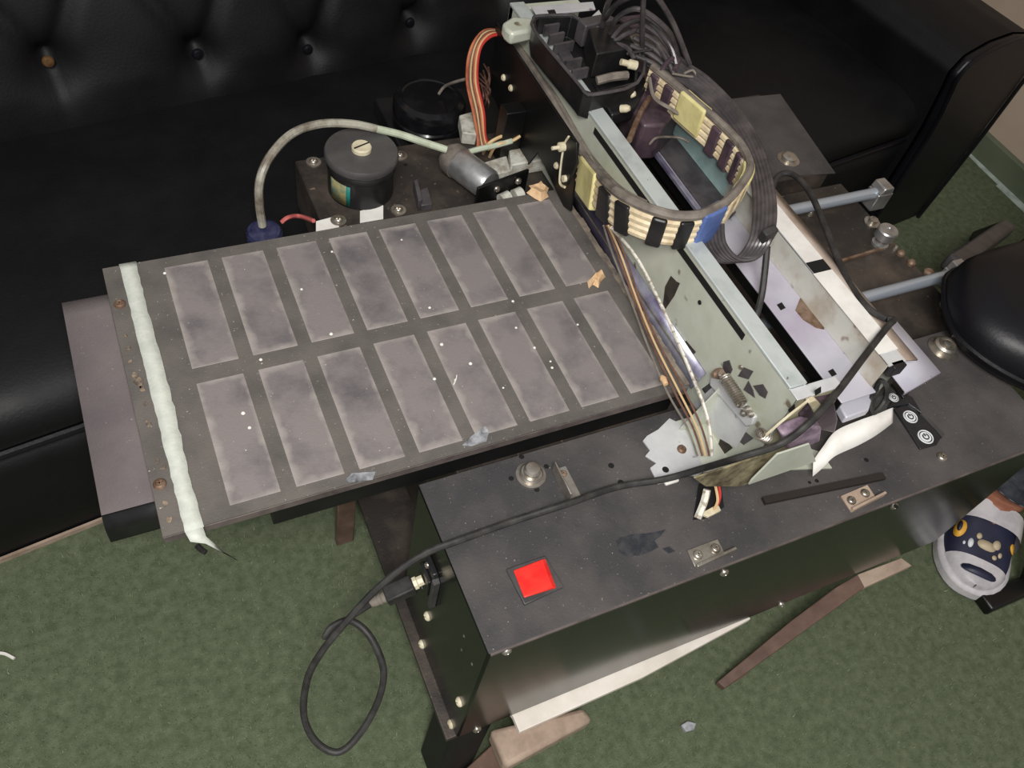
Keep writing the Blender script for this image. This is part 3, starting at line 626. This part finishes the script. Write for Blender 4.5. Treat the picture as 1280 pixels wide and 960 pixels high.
MB().add([at(1090,438,.080), at(1116,397,.080), at(1175,465,.050), at(1131,490,.050), at(1128,494,.030), at(1172,470,.030)], [(0,1,2),(0,2,3),(3,2,5,4)]).build('sloped_plate', M['lilac'], ga, solid=.002)
MB().prism([at(x, y, .036) for x, y in ((1145,450),(1150,443),(1154,445),(1149,452))], (0,0,.001)).build('punched_hole', M['hole'], ga)
MB().box(.800, .806, -.075, -.045, -.034, .074).build('plate_leg', M['galv'], ga)
lab(MB().box(.748, .774, .068, .34, .0906, .0912).build('paper_strip', M['paper'], ga), 'white paper strip on the tray flange')
lab(MB().box(.746, .774, -.075, .050, .0906, .0912).build('paper_strip', M['paper'], ga), 'white paper strip on the tray flange')
MB().box(.748, .774, .050, .068, .0905, .0909).build('dark_gap', M['hole'], ga)
MB().box(.752, .770, -.097, -.088, .074, .0905).build('flange_tab', M['blackplastic'], ga, bevel=.001)
# clutter at the front end of the tray
MB().prism([aty(x, y, -.128) for x, y in ((978,545),(1010,532),(1028,536),(1026,552),(1002,562),(984,562))], (0,.014,0)).build('lilac_clip', M['lilacclip'], ga, bevel=.003)
MB().prism([at(x, y, .02) for x, y in ((1042,512),(1082,490),(1086,500),(1080,520),(1052,530))], (0,0,.012)).build('tray_corner_block', M['lilac'], ga, bevel=.002)
MB().prism([aty(x, y, -.116) for x, y in ((1000,520),(1020,500),(1042,496),(1048,524),(1044,542),(1026,538),(1004,534))], (0,.02,0)).build('dark_holder', M['purple'], ga, bevel=.002)
MB().tube([at(1094,488,.03), at(1100,476,.05), at(1108,482,.05), at(1106,500,.03), at(1092,516,.02), at(1088,500,.03), at(1096,486,.035)], .003, 6).build('cable_loop', M['rubber'], ga)
MB().tube([at(1086,512,.01), at(1098,498,.03), at(1112,490,.03)], .0025, 6).build('cable_loop', M['rubber'], ga)
MB().prism([at(x, y, .02) for x, y in ((1112,482),(1140,462),(1150,478),(1128,500))], (0,0,.004)).build('dark_corner_plate', M['blackplastic'], ga, bevel=.001)
pp = [at(1016,588,-.02), at(1028,575,-.012), at(1044,558,0), at(1072,545,.006), at(1095,534,.010), at(1116,521,.012)]
pb = MB(); L_ = spline(pp, 6); vs = []
for i, p in enumerate(L_):
    t = i/(len(L_)-1); wv = V((.008, .020, .014))*(.75+.5*math.sin(PI*t)); vs += [p-wv*.35, p+wv*.55]
pb.add(vs, [(2*i, 2*i+1, 2*i+3, 2*i+2) for i in range(len(L_)-1)])
lab(pb.build('torn_label', M['paper'], ga, solid=.0006), 'curled white paper label')

# black bracket plates left of the gantry
BX = .566
bk = MB()
def bkp(x, y): return atx(x, y, BX)
bp_ = [bkp(620,28), bkp(722,180), bkp(719,216), bkp(713,264), bkp(704,258), bkp(672,190), bkp(655,212), bkp(612,110)]
bb = MB().prism(bp_, (.003,0,0)).build('side_bracket', M['blacksteel'], pr, bevel=.0006)
MB().box(BX-.030, BX, .455, .478, -.034, .05).build('bracket_post', M['blacksteel'], bb, bevel=.001)
MB().prism([at(712,268,-.01), at(700,262,-.01), at(728,250,-.01), at(746,262,-.01)], (0,0,.004)).build('bracket_foot', M['platen_side'], bb, bevel=.001)
for (x, y) in ((630,97),(639,110),(696,207)): screw_mesh('screw', M['cream'], .0048, bb, atx(x, y, BX), (-1,0,0))
vp = [atx(x, y, BX-.014) for x, y in ((706,180),(711,171),(720,178),(720,205),(708,232),(700,226),(702,200))]
MB().prism(vp, (.004,0,0)).build('limit_plate', M['blacksteel'], bb, bevel=.0008)
MB().tube([atx(x, y, BX-.014) for x, y in ((711,171),(706,180),(702,202),(700,228),(706,234))], .0018, 6).build('cream_edging', M['cream'], bb)
MB().lathe(atx(706, 183, BX-.013), (-1,0,0), [(.006,0),(.006,.008),(.0025,.009),(.0025,.018)], 14).build('cream_knob', M['cream'], bb)
MB().lathe(atx(707, 223, BX-.014), (-1,0,0), [(.0045,0),(.0045,.004)], 12).build('cream_stud', M['cream'], bb)

# ------------------------------------------------------------------ print carriage
cz = .146
ca = MB()
rim = [at(x, y, cz) for x, y in ((667,24),(672,20),(714,19),(724,24),(800,62),(796,104),(742,118),(730,114),(724,106),(669,40))]
fl_ = [p+V((0,0,-.036)) for p in rim]; n = len(rim); cc = sum(rim, V())/n
inn = [p+(cc-p).normalized()*.004 for p in rim]; inf = [p+V((0,0,-.030)) for p in inn]
ca.add(rim+fl_+inn+inf, [(i, (i+1) % n, n+(i+1) % n, n+i) for i in range(n)] + [(i, 2*n+i, 2*n+(i+1) % n, (i+1) % n) for i in range(n)] + [(2*n+i, 3*n+i, 3*n+(i+1) % n, 2*n+(i+1) % n) for i in range(n)] + [tuple(range(3*n, 4*n)), tuple(range(2*n-1, n-1, -1))])
cg = ca.build('print_carriage', M['blackplastic'], pr, bevel=.0008)
MB().tube(rim+[rim[0]], .0022, 6, 3).build('carriage_rim', M['greyplastic'], cg)
for (x, y, x2, y2) in ((686,50,704,46),(692,62,716,57),(706,82,726,78),(714,94,734,90),(680,38,698,35)):
    MB().bar(at(x, y, cz-.012), at(x2, y2, cz-.012), .004, .014).build('slot_rib', M['greyplastic'], cg)
MB().prism([at(x, y, cz-.02) for x, y in ((692,60),(706,58),(716,76),(704,80))], (0,0,.004)).build('slot_floor', M['greyplastic'], cg)
MB().prism([at(x, y, cz-.026) for x, y in ((716,50),(752,43),(764,50),(726,60))], (0,0,.032)).build('ink_damper', M['greyplastic'], cg, bevel=.002)
MB().prism([at(x, y, cz-.028) for x, y in ((728,66),(776,58),(792,88),(738,98))], (0,0,.036)).build('ink_damper', M['blackplastic'], cg, bevel=.002)
MB().tube([at(746,101,cz-.005), at(765,96,cz), at(784,94,cz)], .0055, 8).build('pin', M['greysleeve'], cg)
MB().lathe(at(795, 82, cz+.01), (-.9,.2,.2), [(.006,0),(.006,.010),(.004,.012),(.004,.022)], 14).build('cream_spigot', M['cream'], cg)
# body under the tray on the right of the rail
MB().prism([at(x, y, .06) for x, y in ((770,130),(800,95),(830,120),(838,175),(815,200),(790,200),(772,170))], (0,0,.055)).build('carriage_body', M['purple'], cg, bevel=.004)
MB().prism([at(x, y, .135) for x, y in ((800,66),(818,84),(838,92),(826,95),(808,84))], (0,0,.006)).build('carriage_arm', M['greyplastic'], cg, bevel=.002)
MB().tube([at(812,122,.122), at(800,142,.118), at(786,176,.116)], .0038, 8).build('brass_spring', M['rust'], cg)
MB().prism([at(x, y, .10) for x, y in ((736,118),(796,104),(806,118),(790,150),(760,160))], (0,0,.02)).build('lower_frame', M['blackplastic'], cg, bevel=.003)
for (x, y) in ((783,118),(776,136)): MB().lathe(at(x, y, .125), (.6,-.6,.4), [(.005,0),(.005,.008),(.003,.012)], 12).build('nozzle_stub', M['cream'], cg)
MB().prism([at(x, y, .150) for x, y in ((782,42),(800,38),(822,48),(832,60),(796,66))], (0,0,.006)).build('beige_lid', M['greysleeve'], cg, bevel=.002)
MB().prism([at(x, y, .145) for x, y in ((770,26),(800,22),(836,56),(842,64),(826,64),(790,40))], (0,0,.006)).build('purple_cover', M['purple'], cg, bevel=.002)
# dark shelf and blue bar right of the rail, behind
MB().prism([at(x, y, .052) for x, y in ((815,178),(845,158),(935,250),(912,275),(878,262))], (0,0,.003)).build('scanner_shelf', M['greyplastic'], ga, bevel=.001)
MB().bar(at(818, 190, .058), at(876, 268, .058), .006, .006).build('encoder_bar', M['purple_metal'], ga, bevel=.001)
lab(MB().prism([V((.7472,.23,.0505)), V((.7472,.42,.0505)), V((.7472,.42,.089)), V((.7472,.23,.089))], (-.0006,0,0)).build('teal_plate', mat('teal_plate', (176,204,202), .5, 0, (150,182,182), 40), ga), 'pale teal plate')

# ------------------------------------------------------------------ flat cable chain loop
lp = [(632,40,.074),(660,80,.082),(690,128,.086),(722,185,.081),(742,214,.096),(768,242,.134),(800,260,.150),(838,272,.153),(872,272,.154),(900,260,.154),(922,238,.155),(936,212,.155),(926,186,.152),(900,158,.150),(870,132,.148),(840,106,.146),(815,86,.144)]
LP = [at(*p) for p in lp]
loop = MB().band([p-V((0,0,.036)) for p in LP], (0,0,.036), .006).build('cable_chain', M['creamcable'], pr)
for k in range(4):
    MB().tube([p-V((0,0,.006+.0088*k)) for p in LP], .0054, 8).build('flat_cable', M['creamcable'], loop)
sp2 = spline(LP, 8)
def cablepart(i0, i1, name, m, r=.0066, top=.004, bot=.040, label=None):
    pts = sp2[i0:i1+1]; mb = MB()
    mb.band([p-V((0,0,bot)) for p in pts], (0,0,bot+top), r*2, smooth=False)
    o = mb.build(name, m, loop, bevel=.0025)
    if label: lab(o, label)
    return o
MB().tube([p+V((0,0,.0035)) for p in LP], .0052, 8).build('cable_sleeve', M['greysleeve'], loop)
MB().tube([p+V((0,0,.004)) for p in LP[5:10]], .0058, 8).build('cable_sleeve', M['greysleeve'], loop)
MB().tube([p+V((.010,.006,.000)) for p in LP[:7]], .0036, 8).build('cable_sleeve', M['greysleeve'], loop)
cablepart(29, 36, 'yellow_wrap', M['yellowtape'], .0078, .006, .044); cablepart(108, 116, 'yellow_wrap', M['yellowtape'], .0075, .007, .032)
cablepart(84, 90, 'yellow_wrap', M['yellowtape'], .0068, .004, .032); cablepart(65, 73, 'blue_wrap', M['bluetape'], .0078, .006, .042)
for (a_, b_) in ((38,42),(44,48),(52,56),(59,63)): cablepart(a_, b_, 'black_strap', M['blackplastic'], .0072, -.001, .0405)
for (a_, b_) in ((92,95),(97,100),(102,105),(118,121),(123,126)): cablepart(a_, b_, 'black_strap', M['purple'], .0070, -.001, .0405)
for (a_, b_) in ((75,78),(80,83)): cablepart(a_, b_, 'cream_wrap', M['creamcable'], .0066, .003, .032)

# ink tubes: six tubes side by side
la = [(836,92,.140),(866,112,.138),(896,140,.136),(920,172,.134),(936,205,.132),(943,240,.130),(943,275,.128),(938,302,.120)]
ra = [(848,72,.150),(884,98,.148),(918,132,.146),(943,168,.144),(958,205,.142),(966,240,.140),(968,272,.136),(962,300,.128)]
it = None
for k in range(6):
    t = k/5
    pts = [at(*a).lerp(at(*b), t) for a, b in zip(la, ra)]
    e = pts[-1]
    pts += [e+V((-.012,-.004,-.020)), e+V((-.030,.004,-.026)), e+V((-.044,.020,-.014)), e+V((-.046,.034,.004))]
    s0 = pts[0]
    pts = [s0+V((-.045,.040,.010+.006*k)), s0+V((-.020,.022,.006+.004*k))] + pts
    MB().tube(pts, .0031, 8, 6).build('ink_tube', M['inktube'], pr)
cp_ = [at(950,300,.126), at(966,292,.130)]
MB().obox((cp_[0]+cp_[1])/2+V((0,0,-.004)), (.018,.010,.040), cp_[1]-cp_[0], V((0,1,.2))).build('tube_clip', M['rubber'], pr, bevel=.002)
MB().tube([at(959,308,.10), at(956,340,.08), at(952,370,.06), at(944,398,.045), at(938,412,.02)], .0042, 8).build('sensor_cable', M['rubber'], pr)
MB().lathe(at(944, 398, .045), at(934,418,.01)-at(944,398,.045), [(.004,0),(.007,.008),(.008,.018),(.006,.034)], 14).build('cable_plug', M['rubber'], pr)
tt = [((752,36,.15),(760,4,.20),(774,-20,.23)), ((762,44,.15),(772,22,.19),(800,12,.21),(836,40,.19),(848,72,.155)), ((764,50,.15),(780,32,.17),(806,27,.18),(836,54,.17),(846,84,.15)),
      ((766,54,.15),(784,42,.16),(806,38,.165),(826,62,.16),(842,92,.145)), ((768,55,.15),(784,60,.155),(793,74,.15)), ((803,64,.15),(803,30,.20),(805,-12,.26)), ((820,-6,.25),(842,30,.21),(862,80,.16)), ((792,-6,.25),(770,6,.22),(756,24,.17))]
for p in tt: MB().tube([at(*q) for q in p], .0034, 8).build('ink_tube', M['inktube'], pr)
MB().tube([at(790,66,.155), at(815,62,.158), at(838,60,.158), at(846,68,.15)], .002, 6).build('wire_clip', M['rubber'], pr)
MB().tube([at(855,92,.148), at(866,88,.15), at(868,96,.145), at(840,92,.148)], .0016, 6).build('cable_tie', M['greysleeve'], pr)
MB().tube([at(826,90,.15), at(836,76,.158), at(848,72,.155), at(843,88,.15)], .0035, 8).build('pink_wire', M['purple'], pr)
MB().tube([at(812,98,.14), at(818,122,.135), at(838,136,.13), at(862,150,.12)], .0025, 6).build('thin_cable', M['greysleeve'], pr)
MB().tube([at(812,180,.10), at(822,172,.10), at(848,172,.09), at(862,178,.09)], .0016, 6).build('thin_cable', M['greysleeve'], pr)
# wires along the channel
for i, (m, off) in enumerate((('brownwire',0),('brownwire',9),('whitewire',10),('tanwire',4),('greysleeve',-6))):
    w_ = [(758+off*.6,282,.10),(772+off,318,.055),(792+off*.8,372,.035),(814+off,428,.03),(842+off*1.5,488,.02),(866+off*1.2,534,.0),(878+off,570,-.012)]
    if i == 2: w_ = [(764,284,.10),(796,322,.06),(828,384,.05),(858,452,.04),(884,520,.02),(890,570,-.01)]
    MB().tube([at(*q) for q in w_], (.0013 if i != 2 else .0020), 6).build('sensor_wire', M[m], pr)
MB().lathe(at(827, 470, .026), at(832,480,.026)-at(827,470,.026), [(.002,0),(.004,.004),(.003,.012)], 10).build('tape_blob', M['tan'], pr)
for m, p in (('whitewire',((884,612,-.01),(880,628,-.02),(872,648,-.03))), ('redwire',((898,604,-.01),(900,620,-.02),(896,634,-.034))), ('tanwire',((894,606,-.01),(897,626,-.02),(890,640,-.034)))):
    MB().tube([at(*q) for q in p], .0042 if m == 'whitewire' else .0016, 6).build('ribbon_cable' if m == 'whitewire' else 'lead_wire', M[m], pr)
MB().prism([at(x, y, ZT+.0007) for x, y in ((874,644),(896,632),(900,640),(884,648))], (0,0,.004)).build('connector', M['cream'], pr, bevel=.0006)
MB().prism([at(x, y, ZT) for x, y in ((829,604),(846,598),(848,603),(832,608))], (0,0,.004)).build('white_stub', M['paper'], pr, bevel=.001)
MB().prism([aty(x, y, -.136) for x, y in ((868,598),(905,586),(940,574),(972,560),(940,603),(925,608),(882,608))], (0,.002,0)).build('stained_skirt', M['skirt'], ga)
# wire harness at the rear left of the bracket
for i, m in enumerate(('orange','brownwire','tanwire','brownwire','orange','tanwire','redwire')):
    j = i-3
    MB().tube([at(634, 42+j*.5, .085), at(610+j*1.4, 42+j, .09), at(594+j*1.8, 62, .08), at(590+j*2, 100, .045), at(598+j*2, 140, .01), at(602+j*1.5, 172, -.02), at(606+j*3, 186+abs(j), -.032)], .0026, 6).build('harness_wire', M[m], pr)
for p in (((604,192,-.03),(610,180,.0),(628,170,.01),(648,168,.01)), ((612,196,-.03),(620,182,0),(640,176,.005),(650,170,.01))):
    MB().tube([at(*q) for q in p], .0024, 6).build('harness_wire', M['tanwire'], pr)
for k in range(9):
    a0 = random.uniform(0, 6); MB().tube([at(603+random.uniform(-8,8), 80+k*4, .02), at(612+random.uniform(-8,8), 95+k*4, .03), at(604+random.uniform(-8,8), 110+k*3, .01)], .0012, 5).build('harness_wire', M['brownwire'], pr)

# ------------------------------------------------------------------ loose things around the printer
ho = MB().tube([at(328,282,-.040), at(324,255,-.005), at(325,225,.03), at(338,195,.05), at(365,167,.058), at(400,155,.055), at(440,155,.045), at(470,161,.035)], .0053, 10)
hs = thing('suction_hose', at(470, 161, .035), 'dirty clear hose arching from the blue-capped bottle over the motor', 'hose')
ho.build('hose', M['hose'], hs)
lab(MB().tube([at(470,161,.035), at(500,168,.028), at(530,178,.020), at(558,187,.012)], .0050, 10).build('hose_end', M['hosegreen'], hs), 'cleaner pale green length')
MB().tube([at(586,190,.0), at(600,186,.0), at(618,182,.0), at(640,176,.005)], .0040, 8).build('hose_end', M['hosegreen'], hs)
bt = thing('ink_bottle', (.195, .413, -.118), 'small dark bottle with ribbed blue cap, on the sofa behind the platen', 'bottle')
bc = at(330, 287, -.042); bc = V((bc.x, bc.y, 0))
ORG[bt.name] = V((bc.x, bc.y, -.1155)); bt.location = ORG[bt.name]+V((0,0,H0))
MB().lathe(bc+V((0,0,-.1155)), (0,0,1), [(.020,0),(.022,.003),(.022,.042),(.016,.052),(.014,.057)], 28).build('bottle_body', M['darkbottle'], bt)
cap = MB().lathe(bc+V((0,0,-.060)), (0,0,1), [(.0215,0),(.0215,.014),(.020,.017),(.0165,.018),(.0155,.0165),(.006,.0165)], 36)
for k in range(30):
    a = 2*PI*k/30; cap.obox(bc+V((math.cos(a)*.0217, math.sin(a)*.0217, -.053)), (.001,.002,.013), (math.cos(a), math.sin(a), 0), (-math.sin(a), math.cos(a), 0))
cap.build('bottle_cap', M['bluecap'], bt)
tag(MB().tube([at(352,278,-.045), at(360,272,-.04), at(374,270,-.05), at(392,276,-.03)], .0028, 6).build('pink_cable', M['pinkwire']), 'short pink wire between the blue cap and the motor plate', 'wire')
jr = V((.486, .602, -.0745))
ja = thing('lidded_jar', jr, 'round glossy black jar with domed lid behind the printer', 'jar')
MB().lathe(jr, (0,0,1), [(.050,0),(.053,.004),(.053,.022),(.050,.026)], 40).build('jar_body', M['jar'], ja)
MB().lathe(jr+V((0,0,.026)), (0,0,1), [(.052,0),(.0545,.003),(.0545,.018),(.051,.026),(.043,.030),(.041,.0285),(.02,.029)], 40).build('jar_lid', M['jar'], ja)
tag(MB().tube([at(548,118,-.014), at(556,108,-.005), at(570,102,.02), at(590,97,.04)], .0022, 6).build('thin_lead', M['greysleeve']), 'thin grey lead running into the black jar lid', 'wire')
# USB cable
us = thing('usb_cable', (.20, -.066, -.15), 'black cable plugged into the printer end, looping and crossing the housing', 'cable')
Yp = -.066
pA, pB = V((X0-.010, Yp, -.132)), aty(486, 744, Yp)
dd = (pB-pA).normalized()
MB().lathe(pA, dd, [(.006,0),(.006,.006),(.0075,.007),(.0075,.011)], 8).build('plug_tip', M['cream'], us)
MB().bar(pA+dd*.011, pA+dd*.044, .019, .017).build('plug_body', M['rubber'], us, bevel=.002)
MB().lathe(pA+dd*.044, dd, [(.007,0),(.006,.004),(.007,.005),(.0055,.009),(.0062,.010),(.0045,.018)], 12).build('strain_relief', M['greysleeve'], us)
e0 = pA+dd*.058
c1 = [e0, at(462,756,-.149), at(440,770,-.149), at(420,784,-.148), at(408,793,-.147)]
c2 = [at(*q) for q in ((408,793,-.147),(416,783,-.143),(438,776,-.138),(462,795,-.142),(479,835,-.165),(474,872,-.195),(452,914,-.225),(424,940,-.240),(396,928,-.232),(380,895,-.205),(384,850,-.165),(402,815,-.130),(432,778,-.098),(465,742,-.072),(500,712,-.052),(535,690,-.038))]
ov = at(572,676,ZT+.006)
c3 = [ov, at(640,652,ZT+.0045), at(705,631,ZT+.016), at(770,609,ZT+.010), at(830,599,ZT+.022), at(880,585,.02), at(930,570,.075), at(975,555,.088), at(1010,530,.112), at(1045,492,.118), at(1080,446,.110), at(1108,410,.100), at(1117,400,.098), at(1108,399,.096)]
c4 = [at(1108,399,.096), at(1085,385,.092), at(1062,355,.086), at(1045,318,.085), at(1028,275,.085), at(1012,240,.085), at(994,220,.080), at(978,217,.075), at(968,228,.07), at(962,250,.06)]
cb = MB(); cb.tube(c1+[c1[-1]+V((-.002,-.002,-.003))], .0036, 10); cb.tube(c2+c3, .0038, 10); cb.tube(c4, .0040, 10)
cb.build('cable', M['rubber'], us)
# ------------------------------------------------------------------ bits on the carpet
def bit(name, pts, h, label, cat, m):
    return tag(MB().tube([at(x, y, z) for x, y, z in pts], h, 6).build(name, M[m]), label, cat)
bit('plastic_scrap', [(246,682,-.446),(251,687,-.446),(257,691,-.446)], .004, 'small black plastic scrap on the carpet below the tape tail', 'scrap', 'rubber')
bit('thread_scrap', [(-6,816,-.447),(6,817,-.447),(18,823,-.447)], .0022, 'white curled thread on the carpet at the left frame edge', 'thread', 'crumb')
tag(MB().prism([at(x, y, -.449) for x, y in ((850,908),(858,903),(868,906),(866,914),(856,916))], (0,0,.006)).build('foil_scrap', M['clear'], angle=15), 'small crumpled clear wrapper on the carpet in front of the printer', 'scrap')

# ------------------------------------------------------------------ chair at the right edge
ch = thing('padded_chair', (1.32, -.05, -.45), 'black leather padded chair at the right edge, beside the printer', 'chair')
ol = [(1.175,.068),(1.065,.066),(1.022,.040),(.990,-.005),(.983,-.045),(1.003,-.100),(1.06,-.165),(1.16,-.235),(1.30,-.27),(1.46,-.23),(1.54,-.10),(1.52,.06),(1.40,.12),(1.28,.10)]
oc = V((1.25,-.06,0)); so_ = spline([V((x,y,0)) for x, y in ol+[ol[0]]], 4)[:-1]; n = len(so_)
rings = [(.80,.000),(.95,.001),(1.0,.014),(1.005,.030),(.985,.050),(.93,.066),(.80,.076),(.5,.083),(.2,.085)]
vs = [oc+(p-oc)*s_+V((0,0,z-.030)) for s_, z in rings for p in so_]
fs = [(i*n+k, i*n+(k+1) % n, (i+1)*n+(k+1) % n, (i+1)*n+k) for i in range(len(rings)-1) for k in range(n)] + [tuple(range(n-1,-1,-1)), tuple((len(rings)-1)*n+k for k in range(n))]
MB().add(vs, fs).build('seat', M['leather_gloss'], ch, angle=60)
MB().tube([oc+(p-oc)*1.008+V((0,0,-.005)) for p in so_]+[oc+(so_[0]-oc)*1.008+V((0,0,-.005))], .004, 6, 1, smooth=False).build('piping', M['leather_gloss'], ch)
MB().bar((1.20,.03,-.031), (1.46,-.16,-.031), .05, .012).build('seat_frame', M['blacksteel'], ch)
MB().bar(at(1190,332,-.10), at(1256,286,-.26), .030, .030).build('leg', M['greyplastic'], ch, bevel=.006)
MB().bar(at(1256,286,-.26), V((1.80,.42,-.449)), .026, .026).build('leg', M['rubber'], ch, bevel=.004)
MB().bar((1.25,-.10,-.04), at(1290,727,-.425), .028, .028).build('leg', M['blacksteel'], ch, bevel=.004)
MB().bar(at(1228,756,-.437), at(1292,728,-.437), .030, .024).build('foot_bar', M['blacksteel'], ch, bevel=.004)
MB().bar((1.46,-.16,-.03), (1.56,-.25,-.449), .028, .028).build('leg', M['blacksteel'], ch, bevel=.004)

# ------------------------------------------------------------------ person: one foot and shin
pe = thing('person', (1.19, -.20, -.45), 'person seated at the right edge, foot in a navy and grey slip-on shoe, dark jeans', 'person')
toe, ank = V((1.128,-.262,-.45)), V((1.232,-.170,-.45)); fd = (ank-toe).normalized(); fsd = V((fd.y,-fd.x,0)); LEN = .25
def shoe_pt(t, s_, z): return toe+fd*(LEN*t)+fsd*s_+V((0,0,z))
def prof_w(t): return .056*min(1, math.sqrt(max(0, 1-(1-min(t/.30,1))**2)))*(1 if t < .45 else 1-.22*(t-.45)/.55) * (1 if t < .86 else math.sqrt(max(0.02, 1-((t-.86)/.14)**2)))
def prof_h(t): return .036+.050*min(1, t/.55)**1.2
NT, NS = 26, 16
def loft(t0, t1, wadd, zb, hadd, hmul=1.0):
    mb = MB()
    def fn(a, b):
        t = t0+(t1-t0)*a; w_ = prof_w(t)+wadd; h = prof_h(t)*hmul+hadd; ang = PI*b
        cx, sx = math.cos(ang), math.sin(ang)
        return shoe_pt(t, w_*math.copysign(abs(cx)**.7, cx), zb+(h-zb)*abs(sx)**.75)
    return mb.grid(fn, NT, NS)
so2 = MB(); ts = [0, .006, .02, .05, .1, .16, .22, .3, .4, .5, .6, .7, .8, .88, .94, .98, 1]
ol2 = [shoe_pt(t, prof_w(max(t,.0005))+.006, .001) for t in ts]+[shoe_pt(t, -prof_w(max(t,.0005))-.006, .001) for t in ts[::-1]]
shoe = loft(.05, .54, 0, .012, 0).build('shoe', M['navy'], pe, angle=80)
lab(shoe, 'navy printed upper')
MB().prism([p-fd*.006 for p in ol2], (0,0,.026)).build('sole', M['shoegrey'], shoe, bevel=.006, angle=60)
loft(0, .17, .002, .012, .004).build('toe_cap', M['shoegrey'], shoe, angle=80)
loft(.40, .53, .005, .02, .010).build('strap', M['shoegrey'], shoe, angle=80)
loft(.50, .99, .001, .012, 0, .62).build('heel_counter', M['navy'], shoe, angle=80)
def onvamp(t, b): 
    ang = PI*b; cx, sx = math.cos(ang), math.sin(ang); w_ = prof_w(t); h = prof_h(t)
    return shoe_pt(t, w_*math.copysign(abs(cx)**.7, cx), .012+(h-.012)*abs(sx)**.75)
def patch(tc_, bc_, rt, rb, m, name, lift=.0012, n=14):
    c = onvamp(tc_, bc_); ps = [onvamp(tc_+rt*math.cos(2*PI*k/n), bc_+rb*math.sin(2*PI*k/n)) for k in range(n)]
    nn = (ps[0]-c).cross(ps[n//4]-c).normalized()
    if nn.z < 0: nn = -nn
    return MB().add([c+nn*lift*1.2]+[p+nn*lift for p in ps], [(0, 1+k, 1+(k+1) % n) for k in range(n)]).build(name, m, shoe, solid=.0012)
patch(.085, .50, .028, .22, M['navy'], 'toe_slot', .0075)
patch(.33, .74, .06, .075, M['yellow'], 'printed_disc'); patch(.345, .74, .035, .030, M['navy'], 'printed_spot', .0026)
patch(.35, .24, .03, .07, M['yellow'], 'printed_disc')
for (t_, b_, r_, q_) in ((.25,.60,.03,.025),(.27,.50,.03,.05),(.30,.45,.03,.03),(.24,.66,.012,.014),(.31,.55,.02,.02),(.25,.40,.018,.02),(.22,.44,.015,.02)):
    patch(t_, b_, r_, q_, M['icon'] if b_ > .58 else M['beigeprint'], 'printed_spot')
ankle = shoe_pt(.70, 0, .075); knee = V((1.275,-.165,.10)); hip = V((1.46,.06,.135))
body = MB().tube([shoe_pt(.48,0,.040), shoe_pt(.58,0,.062), shoe_pt(.66,0,.085), ankle+V((0,0,.035)), ankle.lerp(knee,.4), knee, knee.lerp(hip,.4)+V((0,0,.02)), hip],
                 lambda t: .034+.01*t if t < .2 else (.034+.03*t), 16, 6).build('body', M['skin'], pe, angle=80)
jn = ankle.lerp(knee, .115)
jeans = MB().tube([jn, ankle.lerp(knee,.3), ankle.lerp(knee,.7), knee+V((-.005,-.005,.01)), knee.lerp(hip,.4)+V((0,0,.025)), hip],
          lambda t: .064+.008*t+.0022*math.sin(t*70)+.0016*math.sin(t*131), 22, 10).build('jeans', M['denim'], pe, angle=80)
hem = []
dj = (knee-ankle).normalized(); s1, s2 = frame(dj)
MB().tube([jn+dj*.004+s1*(.0648*math.cos(a))+s2*(.0648*math.sin(a)) for a in [2*PI*k/24 for k in range(25)]], .0018, 6, 1, smooth=False).build('hem_seam', M['denimseam'], jeans)
